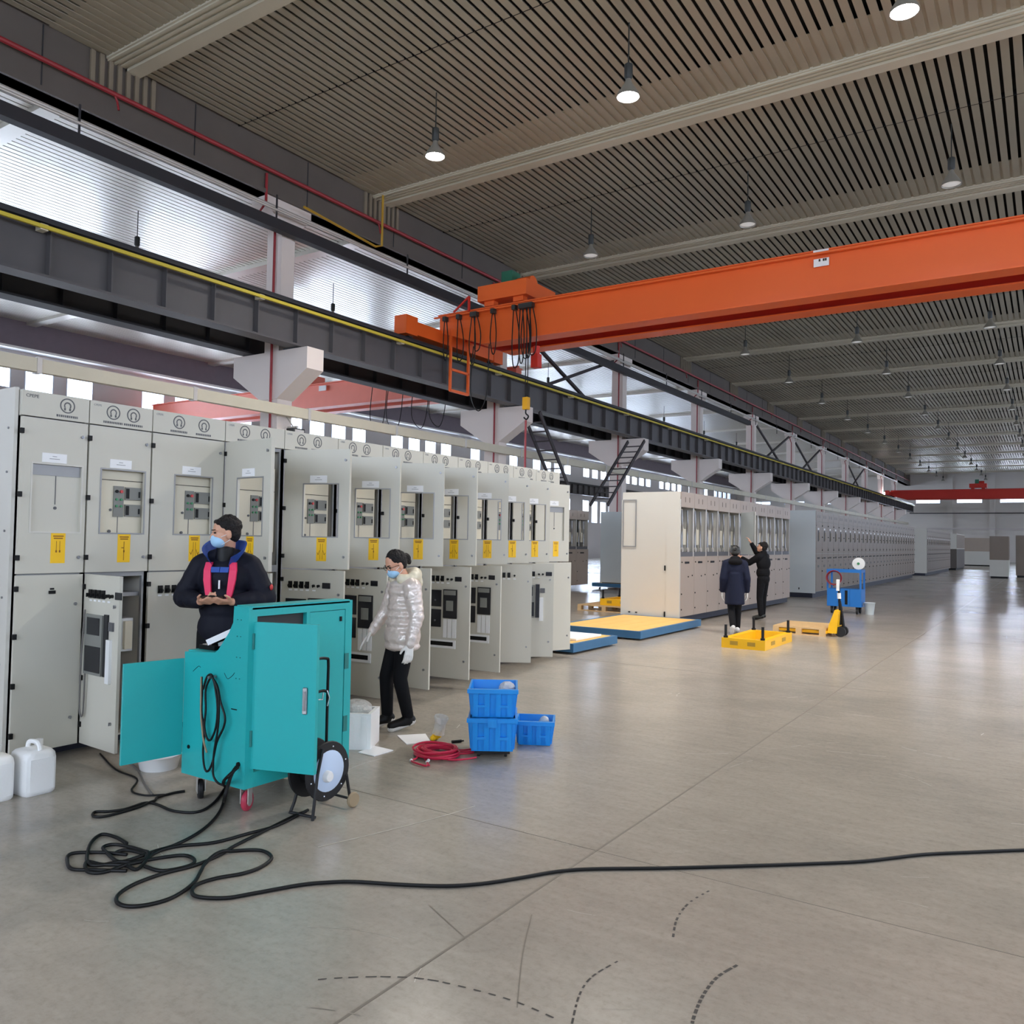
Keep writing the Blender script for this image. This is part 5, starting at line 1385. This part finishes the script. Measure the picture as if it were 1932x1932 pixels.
def head_matrix(c, yaw, pitch):
    return Matrix.Translation(Vector(c)) @ Matrix.Rotation(R(yaw), 4, 'Z') @ Matrix.Rotation(R(pitch), 4, 'X')
def person(name, loc, fwd, J, look, label, voxel=0.007):
    root = empty(name, loc, math.atan2(-fwd[0], fwd[1]))
    H = head_matrix(J['head'], J.get('yaw', 0), J.get('pitch', 0)); s = J.get('hs', 1.0)
    H3 = H.to_3x3()
    def hp(p): return H @ (Vector(p) * s)
    b = MB()
    b.sph(hp((0, -0.012, 0.03)), (0.075 * s, 0.094 * s, 0.084 * s), 16, 12, H3)
    b.sph(hp((0, 0.018, -0.03)), (0.064 * s, 0.07 * s, 0.08 * s), 16, 12, H3)
    b.sph(hp((0, 0.042, -0.078)), (0.043 * s, 0.042 * s, 0.032 * s), 12, 8, H3)
    b.cap(hp((0, 0.082, 0.004)), hp((0, 0.098, -0.03)), 0.009 * s, 0.0135 * s, 8)
    b.sph(hp((0, 0.07, 0.02)), (0.05 * s, 0.018 * s, 0.012 * s), 10, 6, H3)
    b.sph(hp((0, 0.083, -0.062)), (0.026 * s, 0.009 * s, 0.010 * s), 10, 6, H3)
    for q in (-1, 1): b.sph(hp((q * 0.077, -0.008, -0.018)), (0.011 * s, 0.021 * s, 0.032 * s), 10, 8, H3)
    nk = Vector(J['neck'])
    b.cap(nk, hp((0, -0.02, -0.05)), 0.058 * s, 0.054 * s, 12)
    ch = Vector(J['chest']); pv = Vector(J['pelvis'])
    b.cap(ch, nk + Vector((0, 0, -0.04)), 0.09, 0.06, 12); b.cap(pv, ch, 0.09, 0.09, 12)
    for sd in ('l', 'r'):
        sh, el, wr = (Vector(J[k + sd]) for k in ('sh', 'el', 'wr'))
        b.cap(ch + Vector((0, 0, 0.07)), sh, 0.06, 0.048, 10); b.cap(sh, el, 0.045, 0.036, 10); b.cap(el, wr, 0.036, 0.027, 10)
        hip, kn, an = (Vector(J[k + sd]) for k in ('hip', 'kn', 'an'))
        b.cap(pv, hip, 0.08, 0.075, 10); b.cap(hip, kn, 0.075, 0.05, 10); b.cap(kn, an, 0.048, 0.034, 10)
        ft = Vector(J['toe' + sd]); b.cap(an + Vector((0, 0, -0.03)), ft, 0.034, 0.026, 10)
        hd, hn = J['hd' + sd], J['hn' + sd]
        if not J.get('gloves'):
            hand_into(b, wr, hd, hn, 1 if sd == 'r' else -1, J.get('curl' + sd, 25), J.get('spread', 0), J.get('hand', 1.0))
    vox(b, voxel, 2, 'body', J.get('skin', 'skin'), root)
    if J.get('gloves'):
        for sd in ('l', 'r'):
            g = MB(); hand_into(g, J['wr' + sd], J['hd' + sd], J['hn' + sd], 1 if sd == 'r' else -1, J.get('curl' + sd, 25), J.get('spread' + sd, 0), 1.05)
            w = Vector(J['wr' + sd]); e = Vector(J['el' + sd]); g.cap(w, w.lerp(e, 0.15), 0.033, 0.036, 10)
            vox(g, 0.006, 1, 'glove', 'glove', root)
    # eyes
    for q in (-1, 1):
        MB().sph(hp((q * 0.029, 0.078, 0.002)), (0.013 * s, 0.009 * s, 0.006 * s), 10, 6, H3).build('eye', 'black', root, True)
        MB().cap(hp((q * 0.016, 0.087, 0.022)), hp((q * 0.044, 0.078, 0.024)), 0.004 * s, 0.003 * s, 6).build('eyebrow', 'hair', root, True)
    # shoes
    for sd in ('l', 'r'):
        an = Vector(J['an' + sd]); ft = Vector(J['toe' + sd]); g = MB()
        heel = an + (an - ft).normalized() * 0.035 + Vector((0, 0, -0.045))
        g.cap(an + Vector((0, 0, -0.02)), ft + Vector((0, 0, 0.005)), 0.046, 0.038, 10); g.cap(heel + Vector((0, 0, 0.02)), ft, 0.04, 0.036, 10); g.cap(an, an + Vector((0, 0, 0.03)), 0.048, 0.045, 10)
        so = vox(g, 0.011, 2, 'shoe', J.get('shoe', 'black'), root)
        g = MB(); dn = Vector((0, 0, -0.028))
        g.cap(heel + Vector((0, 0, 0.012)), ft + Vector((0, 0, -0.014)), 0.038, 0.034, 10)
        mm = g.mesh('sole', J.get('sole', 'shoe_white')); ob = put('sole', mm, root)
    # hair
    if J.get('hair', True):
        g = MB()
        g.sph(hp((0, -0.024, 0.043)), (0.082 * s, 0.095 * s, 0.082 * s), 16, 12, H3)
        g.sph(hp((0, -0.045, 0.0)), (0.079 * s, 0.066 * s, 0.08 * s), 14, 10, H3)
        if J.get('fringe', True): g.cap(hp((-0.04, 0.05, 0.078)), hp((0.04, 0.05, 0.078)), 0.02 * s, 0.02 * s, 10)
        rh = random.Random(4); [g.sph(hp((0.075 * sin(a_) * cos(e_), -0.024 - 0.09 * cos(a_) * cos(e_), 0.045 + 0.08 * sin(e_))), 0.011 * s, 6, 5) for a_, e_ in [(rh.uniform(-2.4, 2.4), rh.uniform(-0.3, 1.4)) for _ in range(90)]]
        for extra in J.get('hair_extra', []): g.sph(hp(extra[0]), tuple(v * s for v in extra[1]), 12, 9, H3)
        vox(g, 0.008, 1, 'hair', 'hair', root)
    if J.get('mask'):
        g = MB()
        g.sph(hp((0, 0.042, -0.058)), (0.062 * s, 0.062 * s, 0.052 * s), 14, 10, H3); g.sph(hp((0, 0.085, -0.035)), (0.026 * s, 0.022 * s, 0.026 * s), 10, 8, H3)
        vox(g, 0.007, 2, 'face_mask', 'mask', root)
        for q in (-1, 1): MB().tube([hp((q * 0.06, 0.045, -0.03)), hp((q * 0.078, 0.0, -0.01)), hp((q * 0.08, -0.02, -0.03))], 0.002, 5).tube([hp((q * 0.058, 0.04, -0.085)), hp((q * 0.08, -0.015, -0.05))], 0.002, 5).build('ear_loop', 'white_plastic', root)
    tag(root, label, 'person')
    return root, H, hp, H3
def limb(mb, pts, rs):
    for i in range(len(pts) - 1): mb.cap(pts[i], pts[i + 1], rs[i], rs[i + 1], 12)
def trousers(root, J, m, flare=0.0, rs=(0.098, 0.072, 0.058)):
    g = MB(); pv = Vector(J['pelvis'])
    g.sph(pv + Vector((0, -0.01, -0.01)), (0.165 * J.get('girth', 1), 0.12, 0.14), 16, 10)
    for sd in ('l', 'r'):
        h, k, a = (Vector(J[x + sd]) for x in ('hip', 'kn', 'an'))
        limb(g, [h, k, a + Vector((0, 0, 0.02))], rs)
    return vox(g, 0.012, 3, 'trousers', m, root)

# --- man with the phone
J = dict(head=(0, 0.03, 1.615), neck=(0, -0.015, 1.48), chest=(0, -0.01, 1.30), pelvis=(0, 0, 0.95), yaw=62, pitch=-4,
         shl=(-0.185, -0.01, 1.40), ell=(-0.30, 0.0, 1.14), wrl=(-0.105, 0.20, 1.135), shr=(0.185, -0.01, 1.40), elr=(0.30, 0.0, 1.14), wrr=(0.105, 0.20, 1.135),
         hipl=(-0.09, 0, 0.9), knl=(-0.11, 0.03, 0.49), anl=(-0.12, -0.02, 0.10), toel=(-0.13, 0.14, 0.045), hipr=(0.09, 0, 0.9), knr=(0.11, 0.03, 0.49), anr=(0.12, -0.02, 0.10), toer=(0.13, 0.14, 0.045),
         hdl=(0.62, 0.62, 0.05), hnl=(0.3, -0.3, 0.85), hdr=(-0.62, 0.62, 0.05), hnr=(-0.3, -0.3, 0.85), curll=38, curlr=38, mask=True, skin='skin', shoe='black', sole='black')
J['yaw'] = -62
root, H, hp, H3 = person('person', (-4.95, 3.80, 0), (0.6, -0.8), J, None, 'person in a navy jacket with pink stripes and a blue mask, holding a phone', 0.0065)
g = MB()
g.sph((0, -0.005, 1.29), (0.19, 0.135, 0.17), 18, 12); g.sph((0, 0.0, 1.10), (0.18, 0.14, 0.19), 18, 12); g.sph((0, 0.0, 0.94), (0.185, 0.145, 0.16), 18, 12)
for q in (-1, 1):
    g.cap((q * 0.05, -0.015, 1.445), (q * 0.165, -0.015, 1.395), 0.06, 0.07, 12)
    limb(g, [(q * 0.175, -0.015, 1.375), (q * 0.285, -0.01, 1.15), (q * 0.14, 0.16, 1.135)], [0.082, 0.08, 0.055])
    for (p_, r_) in (((q * 0.215, -0.015, 1.30), 0.086), ((q * 0.255, -0.012, 1.215), 0.088), ((q * 0.24, 0.055, 1.14), 0.078), ((q * 0.19, 0.11, 1.138), 0.068)): g.sph(p_, (r_, r_, r_ * 0.8), 12, 8)
vox(g, 0.011, 2, 'jacket', 'navy', root)
# blue stand collar spread open in front
g = MB(); n = 22; vs = []; fs = []
for k in range(n + 1):
    u = (k / n - 0.5) * 2                       # -1 .. 1 around the back of the neck
    t = R(-90 + 150 * u); fr_ = abs(u)
    lean = 0.02 + 0.03 * fr_
    for (rr_, z) in ((0.088, 1.43), (0.088 + lean * 1.2, 1.50), (0.090 + lean * 1.6, 1.565 - 0.05 * fr_ ** 2), (0.078 + lean * 1.6, 1.56 - 0.05 * fr_ ** 2), (0.075 + lean, 1.47)):
        z2 = z - 0.07 * max(0, fr_ - 0.45) / 0.55
        vs.append((rr_ * cos(t) * 1.0, rr_ * sin(t) + 0.012 + 0.035 * max(0, fr_ - 0.5), z2))
for k in range(n):
    for i in range(5):
        j = (i + 1) % 5; fs.append((5 * k + i, 5 * k + j, 5 * (k + 1) + j, 5 * (k + 1) + i))
fs += [tuple(range(5)), tuple(range(5 * n, 5 * n + 5))[::-1]]
g.add(vs, fs); g.build('collar', 'collar_blue', root, True)
MB().cap((0, 0.01, 1.40), (0, 0.005, 1.49), 0.08, 0.066, 14).build('inner_neck', 'black', root, True)
def surf_strip(pts, wid, th):
    m = MB()
    for i in range(len(pts) - 1):
        a, b = Vector(pts[i]), Vector(pts[i + 1])
        w0, w1 = wid[i], wid[i + 1]
        vs = [a + Vector((-w0, 0, 0)), a + Vector((w0, 0, 0)), b + Vector((w1, 0, 0)), b + Vector((-w1, 0, 0))]
        m.add(vs + [v_ + Vector((0, -th, 0)) for v_ in vs], [(0, 1, 2, 3), (7, 6, 5, 4), (0, 4, 5, 1), (1, 5, 6, 2), (2, 6, 7, 3), (3, 7, 4, 0)])
    return m
for q in (-1, 1):
    surf_strip([(q * 0.082, 0.115, 1.405), (q * 0.088, 0.135, 1.35), (q * 0.085, 0.147, 1.28), (q * 0.075, 0.152, 1.2), (q * 0.065, 0.155, 1.12)], [0.022, 0.024, 0.024, 0.02, 0.012], 0.03).build('chest_stripe', 'pink', root)
    surf_strip([(q * 0.032, 0.134, 1.372), (q * 0.03, 0.146, 1.335)], [0.03, 0.028], 0.03).build('chest_band', 'collar_blue', root)
MB().box(-0.005, 0.005, 0.135, 0.147, 1.22, 1.28).build('zip_print', 'label_white', root)
MB().sph((-0.335, 0.03, 1.23), (0.012, 0.02, 0.022), 10, 6).build('sleeve_badge', 'lamp_red', root, True)
trousers(root, J, 'trouser')
ph = MB().box(-0.075, 0.075, -0.04, 0.04, -0.005, 0.005).build('phone', 'phone', None, bevel=0.004)
mw = Matrix.Translation((-4.95, 3.80, 0)) @ Matrix.Rotation(math.atan2(-0.6, -0.8), 4, 'Z')
v = mw @ Vector((0, 0.27, 1.165)); ph.location = v; ph.rotation_euler = (R(28), 0, math.atan2(-0.6, -0.8))
tag(ph, 'black mobile phone held by the person in navy', 'phone')

# --- woman in the pale puffer jacket
J = dict(head=(0.01, 0.075, 1.375), neck=(0, 0.0, 1.25), chest=(0, -0.01, 1.10), pelvis=(0, 0, 0.80), yaw=8, pitch=-24, hs=0.95, girth=0.9,
         shl=(-0.155, -0.01, 1.19), ell=(-0.215, -0.03, 0.95), wrl=(-0.225, 0.03, 0.73), shr=(0.155, 0.0, 1.19), elr=(0.225, 0.05, 0.98), wrr=(0.255, 0.17, 0.79),
         hipl=(-0.075, 0, 0.77), knl=(-0.08, 0.05, 0.43), anl=(-0.08, -0.03, 0.095), toel=(-0.085, 0.12, 0.042), hipr=(0.075, 0, 0.77), knr=(0.085, 0.10, 0.43), anr=(0.075, 0.09, 0.095), toer=(0.08, 0.24, 0.042),
         hdl=(0.04, 0.12, -1), hnl=(1.0, -0.1, 0.0), hdr=(0.2, 0.55, -0.75), hnr=(-0.3, -0.5, -0.7), curll=22, curlr=8, spreadl=0.02, spreadr=0.4, mask=True, fringe=False, gloves=True, skin='skin_face', shoe='black', sole='shoe_white',
         hair_extra=[((0, -0.125, 0.005), (0.045, 0.042, 0.05)), ((0.02, -0.15, -0.03), (0.03, 0.025, 0.04)), ((0, -0.09, 0.01), (0.05, 0.04, 0.05))])
WF = (-0.42, -0.91)
root, H, hp, H3 = person('person.001', (-4.575, 5.31, 0), WF, J, None, 'person in a pale beige puffer jacket and glasses, reaching down with gloved hands', 0.0065)
g = MB()
zs = [0.69, 0.755, 0.82, 0.885, 0.95, 1.015, 1.08, 1.145, 1.2]
for k, z in enumerate(zs):
    w_ = 0.185 - 0.012 * abs(k - 2) * 0.8 if k < 7 else 0.165 - 0.02 * (k - 7)
    g.sph((0, 0.0 + 0.006 * (k % 2), z), (w_ + (0.016 if k < 3 else 0), 0.15 - 0.004 * k, 0.052), 20, 8)
g.cap((0, 0, 0.79), (0, -0.005, 1.12), 0.135, 0.125, 14); g.sph((0, 0, 0.78), (0.19, 0.148, 0.15), 18, 10)
for sd, q in (('l', -1), ('r', 1)):
    sh, el, wr = (Vector(J[k + sd]) for k in ('sh', 'el', 'wr'))
    g.cap((q * 0.07, -0.005, 1.22), sh, 0.07, 0.078, 12)
    path = [sh.lerp(el, t / 4) for t in range(4)] + [el.lerp(wr, t / 4) for t in range(5)]
    for i, p in enumerate(path[:-1]):
        r_ = 0.082 - 0.0045 * i
        g.sph(p, (r_, r_, r_ * 0.92), 12, 8)
        g.cap(p, path[i + 1], r_ * 0.86, r_ * 0.8, 10)
vox(g, 0.0095, 6, 'puffer_jacket', 'puffer', root)
g = MB()
for k in range(13):
    t = R(-40 + 260 * k / 12); bk = max(0, sin(t))
    g.sph((0.105 * cos(t), -0.005 - 0.095 * sin(t), 1.255 + 0.035 * bk), (0.045 + 0.012 * bk, 0.045 + 0.012 * bk, 0.045 + 0.02 * bk), 10, 8)
g.sph((0, -0.115, 1.225), (0.095, 0.05, 0.075), 12, 8)
vox(g, 0.009, 2, 'hood', 'puffer_hood', root)
trousers(root, J, 'trouser', rs=(0.088, 0.062, 0.05))
gl = MB()
for q in (-1, 1):
    gl.tube([hp((q * 0.031 + 0.024 * cos(t), 0.092, 0.0 + 0.02 * sin(t))) for t in [2 * pi * k / 16 for k in range(16)]], 0.002, 6, True)
    gl.tube([hp((q * 0.055, 0.09, 0.004)), hp((q * 0.075, 0.0, 0.0))], 0.002, 6)
gl.tube([hp((-0.008, 0.094, 0.003)), hp((0.008, 0.094, 0.003))], 0.002, 6)
gl.build('glasses', 'black', root, True)

# --- two workers at the second row
J = dict(head=(0, 0.02, 1.45), neck=(0, -0.01, 1.32), chest=(0, -0.01, 1.14), pelvis=(0, 0, 0.83), hs=0.95,
         shl=(-0.15, 0, 1.24), ell=(-0.205, -0.04, 0.98), wrl=(-0.215, 0.03, 0.75), shr=(0.15, 0, 1.24), elr=(0.205, -0.04, 0.98), wrr=(0.215, 0.02, 0.75),
         hipl=(-0.075, 0, 0.8), knl=(-0.06, -0.02, 0.45), anl=(-0.05, -0.22, 0.15), toel=(-0.06, -0.12, 0.045), hipr=(0.075, 0, 0.8), knr=(0.06, 0.06, 0.44), anr=(0.05, 0.02, 0.10), toer=(0.06, 0.16, 0.042),
         hdl=(0, 0.1, -1), hnl=(0.9, 0, 0), hdr=(0, 0.1, -1), hnr=(-0.9, 0, 0), gloves=True, curll=20, curlr=20, shoe='shoe_white', sole='shoe_white')
root, H, hp, H3 = person('person.002', (-4.70, 14.42, 0), (-0.40, 0.92), J, None, 'person seen from behind in a long navy hooded coat and white gloves', 0.009)
g = MB()
g.sph((0, 0, 1.14), (0.17, 0.13, 0.18), 18, 12)
g.cap((0, 0, 1.05), (0, 0, 0.95), 0.138, 0.142, 14); g.lathe([(0.14, 1.08), (0.155, 0.9), (0.168, 0.7), (0.175, 0.53), (0.16, 0.52)], n=22)
for sd, q in (('l', -1), ('r', 1)):
    sh, el, wr = (Vector(J[k + sd]) for k in ('sh', 'el', 'wr'))
    g.cap((q * 0.06, 0, 1.28), sh, 0.07, 0.075, 12); limb(g, [sh, el, wr.lerp(el, 0.08)], [0.078, 0.068, 0.05])
vox(g, 0.013, 3, 'long_coat', 'navy_coat', root)
g = MB(); g.sph((0, -0.07, 1.28), (0.125, 0.095, 0.07), 14, 9); g.sph((0, -0.05, 1.33), (0.1, 0.08, 0.06), 12, 8)
vox(g, 0.012, 2, 'hood', 'blackcloth', root)
g = MB(); g.sph(hp((0, -0.012, 0.045)), (0.088, 0.105, 0.082), 16, 10, H3); g.sph(hp((0, -0.03, 0.0)), (0.085, 0.082, 0.07), 14, 9, H3); vox(g, 0.01, 1, 'knit_cap', 'lamp_body', root)
trousers(root, J, 'trouser', rs=(0.09, 0.066, 0.055))

J = dict(head=(0, 0.03, 1.535), neck=(0, 0.0, 1.40), chest=(0, -0.01, 1.22), pelvis=(0, 0, 0.88), pitch=14, yaw=12,
         shl=(-0.17, 0.02, 1.33), ell=(-0.2, 0.22, 1.2), wrl=(-0.12, 0.43, 1.30), shr=(0.17, 0.03, 1.34), elr=(0.22, 0.27, 1.42), wrr=(0.14, 0.36, 1.62),
         hipl=(-0.08, 0, 0.86), knl=(-0.09, 0.03, 0.47), anl=(-0.12, -0.02, 0.10), toel=(-0.13, 0.14, 0.042), hipr=(0.08, 0, 0.86), knr=(0.09, 0.04, 0.47), anr=(0.11, 0.06, 0.10), toer=(0.12, 0.22, 0.042),
         hdl=(0.1, 0.8, 0.3), hnl=(0.6, 0.2, -0.5), hdr=(-0.1, 0.5, 0.85), hnr=(-0.3, 0.8, -0.3), curll=30, curlr=18, shoe='lamp_body', sole='black')
root, H, hp, H3 = person('person.003', (-5.08, 17.45, 0), (-0.98, 0.2), J, None, 'person in black with raised arms handling a cabinet door', 0.009)
g = MB()
g.sph((0, -0.005, 1.2), (0.19, 0.135, 0.19), 18, 12); g.sph((0, 0, 1.0), (0.175, 0.135, 0.16), 16, 10)
for sd, q in (('l', -1), ('r', 1)):
    sh, el, wr = (Vector(J[k + sd]) for k in ('sh', 'el', 'wr'))
    g.cap((q * 0.06, 0, 1.36), sh, 0.07, 0.075, 12); limb(g, [sh, el, wr.lerp(el, 0.1)], [0.076, 0.066, 0.045])
g.cap((0, 0, 1.36), (0, 0, 1.41), 0.085, 0.08, 12)
vox(g, 0.012, 3, 'jacket', 'blackcloth', root)
MB().sph(hp((0.0, 0.06, 0.06)), (0.06, 0.05, 0.012), 12, 6, H3).build('cap_visor', 'black', root, True)
trousers(root, J, 'trouser', rs=(0.092, 0.068, 0.056))
